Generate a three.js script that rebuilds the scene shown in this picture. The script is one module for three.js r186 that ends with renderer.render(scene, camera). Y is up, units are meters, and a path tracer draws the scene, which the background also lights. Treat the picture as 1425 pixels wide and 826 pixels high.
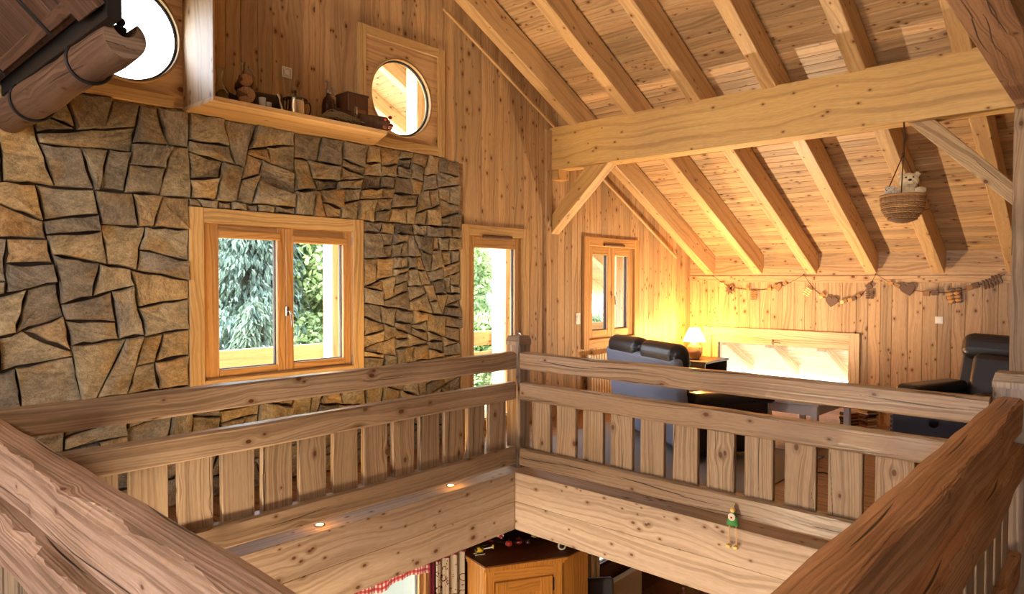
import * as THREE from 'three';
import { mergeGeometries, mergeVertices, toCreasedNormals } from 'three/addons/utils/BufferGeometryUtils.js';
import { RoundedBoxGeometry } from 'three/addons/geometries/RoundedBoxGeometry.js';
import { RectAreaLightUniformsLib } from 'three/addons/lights/RectAreaLightUniformsLib.js';
RectAreaLightUniformsLib.init();

// ---------------------------------------------------------------- camera, sky, sun, exposure
const scene = new THREE.Scene();
const renderer = new THREE.WebGLRenderer({ antialias: true });
renderer.toneMapping = THREE.LinearToneMapping;
renderer.toneMappingExposure = 1.14;
renderer.shadowMap.enabled = true;
const camera = new THREE.PerspectiveCamera(46.95, 1425 / 826, 0.05, 300);
const rad = (d) => d * Math.PI / 180;
{
  const yaw = rad(47.78), p = rad(-1.38), r = rad(0.145);
  const fwd = new THREE.Vector3(Math.sin(yaw) * Math.cos(p), Math.sin(p), -Math.cos(yaw) * Math.cos(p));
  const right = new THREE.Vector3(Math.cos(yaw), 0, Math.sin(yaw));
  const up = new THREE.Vector3().crossVectors(right, fwd);
  camera.position.set(0, 1.6, 0);
  camera.up.copy(up).multiplyScalar(Math.cos(r)).addScaledVector(right, -Math.sin(r));
  camera.lookAt(camera.position.clone().add(fwd));
}
{ // hazy bright sky
  const w = 64, h = 32, d = new Float32Array(w * h * 4);
  for (let j = 0; j < h; j++) for (let i = 0; i < w; i++) {
    const el = Math.max(0, (j + 0.5) / h * 2 - 1), k = Math.pow(el, 0.6), o = (j * w + i) * 4;
    d[o] = 1.0 - 0.38 * k; d[o + 1] = 1.03 - 0.24 * k; d[o + 2] = 1.08 - 0.06 * k; d[o + 3] = 1;
  }
  const sky = new THREE.DataTexture(d, w, h, THREE.RGBAFormat, THREE.FloatType);
  sky.mapping = THREE.EquirectangularReflectionMapping; sky.magFilter = THREE.LinearFilter; sky.needsUpdate = true;
  scene.background = sky; scene.backgroundIntensity = 9.5;
}
const sun = new THREE.DirectionalLight(0xfff0da, 20);
sun.position.set(-30, 31, -8); sun.target.position.set(3, 0, -3); scene.add(sun, sun.target);
sun.castShadow = true; sun.shadow.mapSize.set(2048, 2048); sun.shadow.radius = 1.5;
Object.assign(sun.shadow.camera, { left: -22, right: 22, top: 16, bottom: -16, near: 1, far: 90 });

// ---------------------------------------------------------------- helpers
let seedState = 7;
function rng(seed) { let a = seed >>> 0; return () => { a = (a + 0x6D2B79F5) >>> 0; let t = Math.imul(a ^ (a >>> 15), 1 | a); t = (t + Math.imul(t ^ (t >>> 7), 61 | t)) ^ t; return ((t ^ (t >>> 14)) >>> 0) / 4294967296; }; }
const R = rng(20240);
const rr = (a, b) => a + (b - a) * R();
const pick = (a) => a[Math.floor(R() * a.length)];
const clamp = (x, a = 0, b = 1) => Math.min(b, Math.max(a, x));
const lerp = (a, b, t) => a + (b - a) * t;
const sstep = (a, b, x) => { const t = clamp((x - a) / (b - a)); return t * t * (3 - 2 * t); };
const V = (x, y, z) => new THREE.Vector3(x, y, z);

const H = new Float32Array(65536); { const q = rng(99); for (let i = 0; i < 65536; i++) H[i] = q(); }
function pn(x, y, px, py) { // periodic value noise
  const xi = Math.floor(x), yi = Math.floor(y), fx = x - xi, fy = y - yi;
  const sx = fx * fx * (3 - 2 * fx), sy = fy * fy * (3 - 2 * fy);
  const m = (a, p) => ((a % p) + p) % p;
  const x0 = m(xi, px), x1 = m(xi + 1, px), y0 = m(yi, py), y1 = m(yi + 1, py);
  const g = (a, b) => H[(a * 73 + b * 1193 + px * 31 + py * 7) & 65535];
  return lerp(lerp(g(x0, y0), g(x1, y0), sx), lerp(g(x0, y1), g(x1, y1), sx), sy);
}
function tex(data, w, h, su, sv, srgb) {
  const t = new THREE.DataTexture(data, w, h, THREE.RGBAFormat, THREE.UnsignedByteType);
  t.wrapS = t.wrapT = THREE.RepeatWrapping; t.magFilter = THREE.LinearFilter; t.minFilter = THREE.LinearMipmapLinearFilter; t.generateMipmaps = true;
  if (srgb) t.colorSpace = THREE.SRGBColorSpace;
  t.repeat.set(1 / su, 1 / sv); t.needsUpdate = true; return t;
}
// wood: u runs with the grain (su metres), v across it (sv metres); values are relative to the wood's colour
function woodTex({ w = 1024, h = 512, su = 2.4, sv = 1.0, knots = 26, kr = [0.009, 0.02], rings = 60, contrast = 0.2, cracks = 0, blotch = 0.1, seed = 1, warm = 1, sway = 1 }) {
  const q = rng(seed), K = [], C = [];
  for (let i = 0; i < knots; i++) K.push([q() * su, q() * sv, lerp(kr[0], kr[1], q() * q()), 0.7 + q() * 0.5]);
  for (let i = 0; i < cracks; i++) C.push([q() * su, q() * sv, 0.12 + q() * 0.5, 0.0012 + q() * 0.0022, q() * 6]);
  const col = new Uint8Array(w * h * 4), bmp = new Uint8Array(w * h * 4);
  const wrap = (d, s) => d - s * Math.round(d / s);
  for (let j = 0; j < h; j++) for (let i = 0; i < w; i++) {
    const u = (i + 0.5) / w, v = (j + 0.5) / h; let X = u * su, Y = v * sv, dy = 0, kn = 0, halo = 0;
    for (const k of K) {
      const dx = wrap(X - k[0], su), dd = wrap(Y - k[1], sv); if (Math.abs(dx) > 0.16 || Math.abs(dd) > 0.09) continue;
      const e = Math.hypot(dx / 1.5, dd), rr2 = k[2] * k[3];
      dy += dd * 0.9 * Math.exp(-(dx * dx) / (2 * (rr2 * 3.2) ** 2) - (dd * dd) / (2 * (rr2 * 2.4) ** 2));
      kn = Math.max(kn, 1 - sstep(rr2 * 0.72, rr2 * 1.1, e)); halo = Math.max(halo, 1 - sstep(rr2, rr2 * 3, e));
    }
    const wob = sway * ((pn(u * 5, v * 3, 5, 3) - 0.5) * 0.07 + (pn(u * 14, v * 9, 14, 9) - 0.5) * 0.018);
    const vv = (Y - dy) / sv + wob;
    const g1 = pn(u * 2, vv * rings, 2, rings), g2 = pn(u * 9, vv * rings * 3, 9, rings * 3), g3 = pn(u * 60, v * 170, 60, 170);
    let s = 1 - contrast * (0.75 * sstep(0.35, 0.95, g1) + 0.35 * g2) - 0.06 * g3;
    s *= 1 - blotch * (pn(u * 4, v * 6, 4, 6));
    s *= 1 - 0.14 * halo;
    let cr = 0;
    for (const c of C) { const dx = wrap(X - c[0], su); if (Math.abs(dx) > c[2]) continue; const dd = wrap(Y - c[1] - 0.012 * Math.sin(X * 5 + c[4]) - wob * 0.2, sv); const wd = c[3] * (1 - (dx / c[2]) ** 2); cr = Math.max(cr, 1 - sstep(wd * 0.5, wd * 1.6, Math.abs(dd))); }
    let r = s, g = s * (1 - 0.05 * warm * (1 - s) * 4), b = s * (1 - 0.1 * warm * (1 - s) * 4);
    r = lerp(r, 0.42, kn * 0.85); g = lerp(g, 0.27, kn * 0.88); b = lerp(b, 0.17, kn * 0.9);
    r *= 1 - 0.72 * cr; g *= 1 - 0.74 * cr; b *= 1 - 0.75 * cr;
    const o = (j * w + i) * 4;
    col[o] = 255 * clamp(r); col[o + 1] = 255 * clamp(g); col[o + 2] = 255 * clamp(b); col[o + 3] = 255;
    const hgt = clamp(0.55 + 0.45 * (0.5 - sstep(0.3, 0.9, g1)) - 0.2 * g3 + 0.15 * kn - cr * 0.8); bmp[o] = bmp[o + 1] = bmp[o + 2] = 255 * hgt; bmp[o + 3] = 255;
  }
  return { map: tex(col, w, h, su, sv, true), bump: tex(bmp, w, h, su, sv, false) };
}
const T = {
  pine: woodTex({ knots: 75, kr: [0.006, 0.017], rings: 70, contrast: 0.17, seed: 3 }),
  fine: woodTex({ w: 512, h: 512, knots: 0, rings: 90, contrast: 0.2, seed: 5, blotch: 0.14 }),
  old: woodTex({ knots: 22, kr: [0.008, 0.026], sway: 0.6, rings: 130, contrast: 0.24, cracks: 18, blotch: 0.2, seed: 8 }),
  near: woodTex({ sway: 0.3, su: 1.1, sv: 0.45, knots: 5, kr: [0.006, 0.014], rings: 80, contrast: 0.3, cracks: 3, blotch: 0.2, seed: 18 }),
  beam: woodTex({ knots: 30, kr: [0.006, 0.014], rings: 46, contrast: 0.15, seed: 12, blotch: 0.1 }),
};
{ // stone: mottled, layered relief
  const w = 1024, h = 1024, col = new Uint8Array(w * h * 4), bmp = new Uint8Array(w * h * 4);
  for (let j = 0; j < h; j++) for (let i = 0; i < w; i++) {
    const u = i / w, v = j / h;
    const a = pn(u * 6, v * 10, 6, 10), b = pn(u * 22, v * 40, 22, 40), c = pn(u * 70, v * 110, 70, 110), e = pn(u * 260, v * 300, 260, 300), l = pn(u * 7 + b * 0.5, v * 60 + a * 5, 7, 60);
    const s = 0.62 + 0.2 * a + 0.16 * b + 0.16 * (c - 0.5) + 0.2 * (e - 0.5) - 0.06 * sstep(0.6, 0.9, l);
    const o = (j * w + i) * 4, rust = sstep(0.52, 0.85, pn(u * 9 + 3, v * 8, 9, 8)) * 0.15;
    col[o] = 255 * clamp(s + rust * 0.2); col[o + 1] = 255 * clamp(s - rust * 0.2); col[o + 2] = 255 * clamp(s * 0.97 - rust * 0.85); col[o + 3] = 255;
    const hh = clamp(0.35 * a + 0.3 * b + 0.22 * c + 0.13 * e - 0.25 * sstep(0.55, 0.75, l) + 0.15); bmp[o] = bmp[o + 1] = bmp[o + 2] = 255 * hh; bmp[o + 3] = 255;
  }
  T.stone = { map: tex(col, w, h, 1.1, 1.1, true), bump: tex(bmp, w, h, 1.1, 1.1, false) };
}
function wood(t, color, rough = 0.62, bump = 0.0006) { return new THREE.MeshStandardMaterial({ map: T[t].map, bumpMap: T[t].bump, bumpScale: bump, color, roughness: rough }); }
const plain = (color, rough = 0.6, metal = 0, o = {}) => new THREE.MeshStandardMaterial({ color, roughness: rough, metalness: metal, ...o });
// a family of materials of slightly different tone
function family(t, hex, n, dv, rough, bump) { const a = []; for (let i = 0; i < n; i++) { const c = new THREE.Color(hex), k = 1 + dv * (i / (n - 1) * 2 - 1), s = (i * 7 % n) / n - 0.5; c.setRGB(c.r * k * (1 + s * dv * 0.3), c.g * k, c.b * k * (1 - s * dv * 0.4)); a.push(wood(t, c, rough, bump)); } return a; }
const M = {
  wall: family('pine', 0xd6b488, 6, 0.14, 0.5),
  rafter: family('beam', 0xe4bf8a, 4, 0.06, 0.5),
  purlin: wood('beam', 0xe6c07c, 0.5),
  tie: wood('old', 0xb8906e, 0.6),
  post: wood('old', 0xcdb498, 0.65),
  brace: wood('beam', 0xdcb474, 0.55),
  rail: family('old', 0xad9a84, 4, 0.06, 0.34, 0.0016),
  baluster: family('old', 0xb6a48c, 5, 0.08, 0.6, 0.001),
  nearRail: wood('near', 0xcf9f74, 0.5, 0.0016),
  hewn: wood('near', 0xc9ae9c, 0.6, 0.0016),
  slab: family('pine', 0xc0ae9a, 4, 0.05, 0.55),
  floor: family('old', 0xb68c68, 5, 0.1, 0.45),
  larch: family('fine', 0xdfae70, 3, 0.05, 0.42),
  larchPale: wood('fine', 0xe8c68c, 0.45),
  pale: wood('fine', 0xf6dfb8, 0.5),
  outWood: wood('beam', 0xf3d9ae, 0.6),
  cab: wood('fine', 0xe0a04a, 0.38),
  darkWall: family('fine', 0x6a3a22, 4, 0.14, 0.55),
  darkPlank: family('old', 0x6f5346, 4, 0.14, 0.7),
  log: wood('old', 0x84695a, 0.75, 0.003),
  logEnd: wood('old', 0xa08c7c, 0.8, 0.002),
  iron: plain(0x2b2a2e, 0.5, 0.6),
  steel: plain(0x9c978e, 0.32, 0.9),
  chrome: plain(0xd8d6d0, 0.14, 1),
  glass: new THREE.MeshPhysicalMaterial({ color: 0xffffff, roughness: 0.02, transmission: 1, thickness: 0, ior: 1.45 }),
  jarGlass: new THREE.MeshPhysicalMaterial({ color: 0xf4faf6, roughness: 0.04, transmission: 1, thickness: 0.01, ior: 1.45 }),
  greenGlass: new THREE.MeshPhysicalMaterial({ color: 0xb9cdb4, roughness: 0.06, transmission: 1, thickness: 0.01, ior: 1.45 }),
  leather: plain(0x1e2026, 0.34), leatherBlue: plain(0x76819a, 0.5),
  white: plain(0xf1efe8, 0.5), mortar: plain(0x3b2e24, 0.95),
  rubber: plain(0x3a3a3a, 0.8),
};
M.wallR = M.ceil = M.wall; // the same pine boards throughout
const STONES = [0xb0a28c, 0xa39580, 0xb8a688, 0x988b7c, 0xab9c86, 0xbfa680, 0xa2978a, 0x8e8376, 0xb49a78, 0xada190].map((c) => new THREE.MeshStandardMaterial({ map: T.stone.map, bumpMap: T.stone.bump, bumpScale: 0.008, color: c, roughness: 0.9 }));

const taken = {};
function numbered(n) { if (!(n in taken)) { taken[n] = 0; return n; } taken[n]++; return n + '_' + String(taken[n]).padStart(3, '0'); }
function mesh(name, geo, mat, parent) {
  const m = new THREE.Mesh(geo, mat); m.name = parent ? name : numbered(name); m.castShadow = m.receiveShadow = true; (parent || scene).add(m); return m;
}
function tag(o, label, category, group, kind) { o.userData.label = label; if (category) o.userData.category = category; if (group) o.userData.group = group; if (kind) o.userData.kind = kind; return o; }
function struct(o, label, category) { o.userData.kind = 'structure'; o.userData.label = label; o.userData.category = category; return o; }
function thing(name, label, category, pos = [0, 0, 0], ry = 0, group) {
  const g = new THREE.Group(); g.name = numbered(name); g.position.set(...pos); g.rotation.y = ry; scene.add(g); return tag(g, label, category, group);
}
function copyOf(o, pos, ry, label) { const c = o.clone(); c.name = numbered(o.name.replace(/_\d{3}$/, '')); c.userData = { ...o.userData }; if (label) c.userData.label = label; c.position.set(...pos); c.rotation.y = ry; scene.add(c); return c; }

class Tri { // collects flat triangles with uv
  constructor() { this.p = []; this.u = []; }
  t(a, b, c, ua, ub, uc) { this.p.push(...a, ...b, ...c); this.u.push(...ua, ...ub, ...uc); }
  q(a, b, c, d, ua, ub, uc, ud) { this.t(a, b, c, ua, ub, uc); this.t(a, c, d, ua, uc, ud); }
  geo() { const g = new THREE.BufferGeometry(); g.setAttribute('position', new THREE.Float32BufferAttribute(this.p, 3)); g.setAttribute('uv', new THREE.Float32BufferAttribute(this.u, 2)); g.computeVertexNormals(); return g; }
}
function basis(g, o, X, Y, Z) { const m = new THREE.Matrix4().makeBasis(V(...X), V(...Y), V(...Z)); m.setPosition(o[0], o[1], o[2]); return g.applyMatrix4(m); }
function insetPoly(P, d) {
  const n = P.length, out = [];
  for (let i = 0; i < n; i++) {
    const a = P[(i + n - 1) % n], b = P[i], c = P[(i + 1) % n];
    let e1 = [b[0] - a[0], b[1] - a[1]], e2 = [c[0] - b[0], c[1] - b[1]]; const l1 = Math.hypot(...e1) || 1, l2 = Math.hypot(...e2) || 1;
    const n1 = [-e1[1] / l1, e1[0] / l1], n2 = [-e2[1] / l2, e2[0] / l2]; let m = [n1[0] + n2[0], n1[1] + n2[1]]; const k = Math.max(0.35, (m[0] * n1[0] + m[1] * n1[1]));
    out.push([b[0] + m[0] * d / k, b[1] + m[1] * d / k]);
  } return out;
}
// convex plate: outline P (counterclockwise, x right y up), thickness t towards +z, bevelled front edge; grain along 'y' or 'x'
function slab(P, t, bev, grain = 'y') {
  const T3 = new Tri(), I = insetPoly(P, bev), n = P.length, ou = R() * 5, ov = R() * 5;
  const uv = (p, z = 0) => grain === 'y' ? [p[1] + ou, p[0] + ov + z] : [p[0] + ou, p[1] + ov + z];
  for (let i = 0; i < n; i++) {
    const a = P[i], b = P[(i + 1) % n], ia = I[i], ib = I[(i + 1) % n], z1 = t - bev;
    T3.q([...a, 0], [...b, 0], [...b, z1], [...a, z1], uv(a, -z1), uv(b, -z1), uv(b), uv(a));
    if (bev > 0) T3.q([...a, z1], [...b, z1], [...ib, t], [...ia, t], uv(a), uv(b), uv(ib), uv(ia));
    if (i > 0 && i < n - 1) { T3.t([...I[0], t], [...ia, t], [...ib, t], uv(I[0]), uv(ia), uv(ib)); T3.t([...P[0], 0], [...b, 0], [...a, 0], uv(P[0]), uv(b), uv(a)); }
  } return T3.geo();
}
const rect = (x0, y0, x1, y1) => [[x0, y0], [x1, y0], [x1, y1], [x0, y1]];
// timber: length L along x from 0, height h (y), width w (z), centred; chamfer c; rough-hewn wobble when segs > 1
function timber(L, h, w, c = 0.004, segs = 1, wob = 0, grainSeed) {
  const T3 = new Tri(), ou = R() * 5, ov = R() * 5, y = h / 2, z = w / 2;
  const prof = [[-y + c, z], [y - c, z], [y, z - c], [y, -z + c], [y - c, -z], [-y + c, -z], [-y, -z + c], [-y, z - c]];
  const per = [0]; for (let i = 0; i < 8; i++) { const a = prof[i], b = prof[(i + 1) % 8]; per.push(per[i] + Math.hypot(b[0] - a[0], b[1] - a[1])); }
  const ph = prof.map(() => [R() * 9, R() * 9, R() * 9]);
  const ring = (s) => { const x = L * s; return prof.map((p, i) => { let k = 0, m = 0; if (wob) { const [a, b, d] = ph[i]; k = wob * (Math.sin(x * 3.1 + a) + 0.7 * Math.sin(x * 7.3 + b) + 0.5 * Math.sin(x * 15 + d)); m = wob * (Math.sin(x * 2.3 + b) + 0.6 * Math.sin(x * 9.1 + a)); } return [x, p[0] + k * 0.6, p[1] + m * 0.6]; }); };
  let A = ring(0); const A0 = A; for (let s = 1; s <= segs; s++) {
    const B = ring(s / segs);
    for (let i = 0; i < 8; i++) { const j = (i + 1) % 8; T3.q(A[i], B[i], B[j], A[j], [A[i][0] + ou, per[i] + ov], [B[i][0] + ou, per[i] + ov], [B[j][0] + ou, per[i + 1] + ov], [A[j][0] + ou, per[i + 1] + ov]); }
    A = B;
  }
  for (let i = 1; i < 7; i++) { const f = (p) => [p[1] + ou, p[2] + ov]; T3.t(A0[0], A0[i], A0[i + 1], f(A0[0]), f(A0[i]), f(A0[i + 1])); T3.t(A[0], A[i + 1], A[i], f(A[0]), f(A[i + 1]), f(A[i])); }
  const g = T3.geo(); return (segs > 1) ? toCreasedNormals(mergeKeep(g), 0.6) : g;
}
function mergeKeep(g) { g.deleteAttribute('normal'); const m = mergeVertices(g, 1e-5); m.computeVertexNormals(); return m; }
// place a timber so that its axis runs p0 -> p1, height along up
function along(g, p0, p1, up = [0, 1, 0]) {
  const X = V(p1[0] - p0[0], p1[1] - p0[1], p1[2] - p0[2]).normalize(), Z = new THREE.Vector3().crossVectors(X, V(...up)).normalize(), Y = new THREE.Vector3().crossVectors(Z, X);
  return basis(g, p0, X.toArray(), Y.toArray(), Z.toArray());
}
const dist = (a, b) => Math.hypot(a[0] - b[0], a[1] - b[1], a[2] - b[2]);
const beam = (p0, p1, h, w, c, segs, wob, up) => along(timber(dist(p0, p1), h, w, c, segs, wob), p0, p1, up);
function box(x0, y0, z0, x1, y1, z1, c = 0.003, grain = 'x') { // chamfered box by its corners, grain along x, y or z
  const cx = (x0 + x1) / 2, cy = (y0 + y1) / 2, cz = (z0 + z1) / 2, X = x1 - x0, Y = y1 - y0, Z = z1 - z0;
  if (grain === 'x') return along(timber(X, Y, Z, c), [x0, cy, cz], [x1, cy, cz]);
  if (grain === 'y') return along(timber(Y, X, Z, c), [cx, y0, cz], [cx, y1, cz], [1, 0, 0]);
  return along(timber(Z, Y, X, c), [cx, cy, z0], [cx, cy, z1]);
}
const lathe = (pts, n = 28) => new THREE.LatheGeometry(pts.map((p) => new THREE.Vector2(p[0], p[1])), n);
const tube = (pts, r, n = 24, k = 8) => new THREE.TubeGeometry(new THREE.CatmullRomCurve3(pts.map((p) => V(...p))), n, r, k, false);
const mv = (g, x, y, z) => g.translate(x, y, z);
function join(...gs) { return mergeGeometries(gs.map((g) => { const h = g.index ? g.toNonIndexed() : g; for (const k of Object.keys(h.attributes)) if (!['position', 'normal', 'uv'].includes(k)) h.deleteAttribute(k); return h; })); }

// ---------------------------------------------------------------- house shell (metres; gallery floor y = 0, gable wall z = -5, eave wall x = 9.55)
const SL = 0.497, ANG = Math.atan(SL), RX = 1.5, WX = 9.55, BACK = -5, FRONT = 4.6, LEFT = -5, LOW = -2.75;
const roofY = (x) => 1.97 + SL * (WX - Math.max(x, 2 * RX - x));   // underside of the ceiling boards
const VX = 4.217, VZ = -3.785, VX0 = 0.70, VZ1 = -0.52;            // void in the gallery floor
function extr(shape, depth) { return new THREE.ExtrudeGeometry(shape, { depth, bevelEnabled: false, curveSegments: 40 }); }
function shapeOf(P, holes = []) {
  const s = new THREE.Shape(P.map((p) => new THREE.Vector2(p[0], p[1])));
  for (const h of holes) { const q = new THREE.Path(); if (h.r) q.absarc(h.x, h.y, h.r, 0, Math.PI * 2, true); else { q.moveTo(h[0], h[1]); q.lineTo(h[0], h[3]); q.lineTo(h[2], h[3]); q.lineTo(h[2], h[1]); q.closePath(); } s.holes.push(q); }
  return s;
}
const O = { win1: [2.15, 0.86, 3.46, 2.04], door: [4.82, 0.02, 5.68, 2.08], win3: [6.90, 0.86, 7.94, 2.06], low1: [2.55, -1.95, 4.25, -0.85], low2: [6.95, -2.1, 8.3, -0.9] };
const backWall = struct(mesh('wall_back', mv(extr(shapeOf([[LEFT, LOW], [WX + 0.3, LOW], [WX + 0.3, roofY(WX)], [RX, roofY(RX) + 0.02], [LEFT, roofY(LEFT)]],
  [O.win1, O.door, O.win3, O.low1, O.low2, { x: 1.69, y: 3.26, r: 0.425 }, { x: 3.98, y: 3.26, r: 0.46 }]), 0.14), 0, 0, -5.16), M.wall[2]), 'gable wall clad in vertical knotty pine boards', 'wall');
{ // vertical pine boards
  const frames = [[4.73, 0, 5.76, 2.165], [6.79, 0.75, 8.05, 2.15], [1.19, 2.79, 2.05, 3.83], [3.49, 2.79, 4.49, 3.83]].map((f) => [f[0] + 0.055, f[1] <= 0 ? -1 : f[1] + 0.055, f[2] - 0.055, f[3] - 0.055]);
  const edges = []; for (let x = -0.6; x < WX + 0.05; x += 0.128) edges.push(x + rr(-0.012, 0.012)); edges[edges.length - 1] = WX;
  for (const v of [4.72, ...frames.flatMap((f) => [f[0], f[2]])]) { let b = 0; edges.forEach((e, i) => { if (Math.abs(e - v) < Math.abs(edges[b] - v)) b = i; }); edges[b] = v; }
  for (let i = 0; i + 1 < edges.length; i++) {
    const x0 = edges[i] + 0.0008, x1 = edges[i + 1] - 0.0008, c = (x0 + x1) / 2; let seg = [[c < 4.72 ? 2.775 : 0.0, 99]];
    for (const f of frames) if (c > f[0] && c < f[2]) seg = seg.flatMap(([a, b]) => f[3] <= a || f[1] >= b ? [[a, b]] : [[a, f[1]], [f[3], b]].filter((s) => s[1] - s[0] > 0.02));
    for (const [a, b] of seg) { const P = b > 50 ? [[x0, a], [x1, a], [x1, roofY(x1)], [x0, roofY(x0)]] : rect(x0, a, x1, b); mesh('board', mv(slab(P, 0.022, 0.004), 0, 0, -5.021), pick(M.wall), backWall); }
  }
  // lower storey: dark horizontal boards
  for (let y = LOW; y < -0.5; y += 0.15) {
    let seg = [[-4.9, WX]];
    for (const f of [O.low1, O.low2]) if (y + 0.15 > f[1] && y < f[3]) seg = seg.flatMap(([a, b]) => f[2] <= a || f[0] >= b ? [[a, b]] : [[a, f[0] - 0.02], [f[2] + 0.02, b]]);
    for (const [a, b] of seg) mesh('board', mv(slab(rect(a, y, b, Math.min(y + 0.149, -0.485)), 0.022, 0.005, 'x'), 0, 0, -5.021), pick(M.darkWall), backWall);
  }
}
// eave wall at x = 9.55: faces -x (local x -> +z, local z -> -x)
const LW = [-4.63, 0.14, -2.71, 0.78];
const toE = (g, x = WX) => basis(g, [x, 0, 0], [0, 0, 1], [0, 1, 0], [-1, 0, 0]);
const eaveWall = struct(mesh('wall_right', toE(mv(extr(shapeOf([[BACK - 0.3, LOW], [FRONT, LOW], [FRONT, 2.0], [BACK - 0.3, 2.0]], [LW]), 0.3), 0, 0, -0.32)), M.wallR[2]), 'low eave wall clad in vertical knotty pine boards', 'wall');
{
  const edges = []; for (let z = BACK; z < FRONT; z += 0.155) edges.push(z + (z > BACK ? rr(-0.02, 0.02) : 0)); edges.push(FRONT);
  const f = [-4.71, -1, -2.64, 0.87]; for (const v of [f[0], f[2]]) { let b = 0; edges.forEach((e, i) => { if (Math.abs(e - v) < Math.abs(edges[b] - v)) b = i; }); edges[b] = v; }
  for (let i = 0; i + 1 < edges.length; i++) { const a = edges[i], b = edges[i + 1], c = (a + b) / 2, y0 = c > f[0] && c < f[2] ? f[3] : 0; mesh('board', toE(mv(slab(rect(a + 0.0008, y0, b - 0.0008, 1.62), 0.022, 0.004), 0, 0, -0.02)), pick(M.wallR), eaveWall); }
  mesh('trim_board', toE(mv(slab(rect(BACK, 1.585, FRONT, 1.675), 0.012, 0.004, 'x'), 0, 0, 0.001)), M.wallR[4], eaveWall);
  for (const [a, b] of [[1.675, 1.83], [1.831, 1.99]]) mesh('frieze_board', toE(mv(slab(rect(BACK, a, FRONT, b), 0.022, 0.003, 'x'), 0, 0, -0.02)), pick(M.wallR), eaveWall);
}
// unseen walls behind the viewer, with the windows that light the hall
const LWIN = [[-3.6, 0.35, 2.6, 2.3], [-4.2, -2.5, 2.6, -0.7]];
struct(mesh('wall_left', toE(mv(extr(shapeOf([[BACK, LOW], [FRONT, LOW], [FRONT, 2.8], [BACK, 2.8]], LWIN), 0.3), 0, 0, 0), LEFT), M.wall[2]), 'pine boarded wall at the opposite eave', 'wall');
const FWIN = [[-4.6, 0.3, -2.6, 2.3]];
struct(mesh('wall_front', mv(extr(shapeOf([[LEFT - 0.3, LOW], [WX + 0.3, LOW], [WX + 0.3, roofY(WX)], [RX, roofY(RX) + 0.02], [LEFT - 0.3, roofY(LEFT)]], FWIN), 0.3), 0, 0, FRONT), M.wall[2]), 'pine boarded gable wall across the hall', 'wall');
// ceiling: right slope with boards running along the ridge, left slope plain
const SLEN = (WX - RX) / Math.cos(ANG), sD = [Math.cos(ANG), -Math.sin(ANG), 0], sN = [-Math.sin(ANG), -Math.cos(ANG), 0];
const onSlope = (g) => basis(g, [RX, roofY(RX), 0], [0, 0, -1], sD, sN);
const ceilR = struct(mesh('ceiling_right', onSlope(mv(slab(rect(-FRONT - 0.3, -0.02, -BACK + 0.3, SLEN + 0.3), 0.15, 0, 'x'), 0, 0, -0.171)), M.ceil[1]), 'sloping ceiling of knotty pine boards between the rafters', 'ceiling');
for (let s = 0; s < SLEN; s += 0.107) mesh('board', onSlope(mv(slab(rect(-FRONT, s + 0.0006, -BACK - 0.001, Math.min(s + 0.1064, SLEN)), 0.02, 0.005, 'x'), 0, 0, -0.02)), pick(M.ceil), ceilR);
{ const L2 = (RX - LEFT) / Math.cos(ANG) + 0.3; struct(mesh('ceiling_left', basis(slab(rect(BACK - 0.3, -0.02, FRONT + 0.3, L2), 0.15, 0, 'x'), [RX, roofY(RX) + 0.15, 0], [0, 0, 1], [-Math.cos(ANG), -Math.sin(ANG), 0], [Math.sin(ANG), -Math.cos(ANG), 0]), M.ceil[1]), 'opposite slope of the pine ceiling', 'ceiling'); }
// gallery floor with the stair void
const gal = struct(mesh('floor_gallery', basis(extr(shapeOf([[LEFT, -FRONT], [WX, -FRONT], [WX, -BACK], [LEFT, -BACK]], [[VX0 - 0.032, -VZ1 - 0.032, VX + 0.032, -VZ + 0.032]]), 0.462), [0, -0.482, 0], [1, 0, 0], [0, 0, -1], [0, 1, 0]), M.slab[1]), 'gallery floor of wide brown planks around the stairwell', 'floor');
for (let x = VX0 - 1.4; x < WX; x += 0.184) { const x1 = Math.min(x + 0.183, WX), cut = x < VX + 0.03 && x1 > VX0 - 0.03; mesh('plank', basis(slab(rect(x, cut ? -VZ + 0.03 : -1.6, x1, -BACK), 0.02, 0.003), [0, -0.02, 0], [1, 0, 0], [0, 0, -1], [0, 1, 0]), pick(M.floor), gal); }
struct(mesh('floor_ground', box(LEFT, LOW - 0.2, BACK - 0.3, WX + 0.3, LOW, FRONT, 0, 'z'), wood('old', 0xb07a50, 0.4)), 'lower storey floor of brown boards', 'floor');
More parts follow.
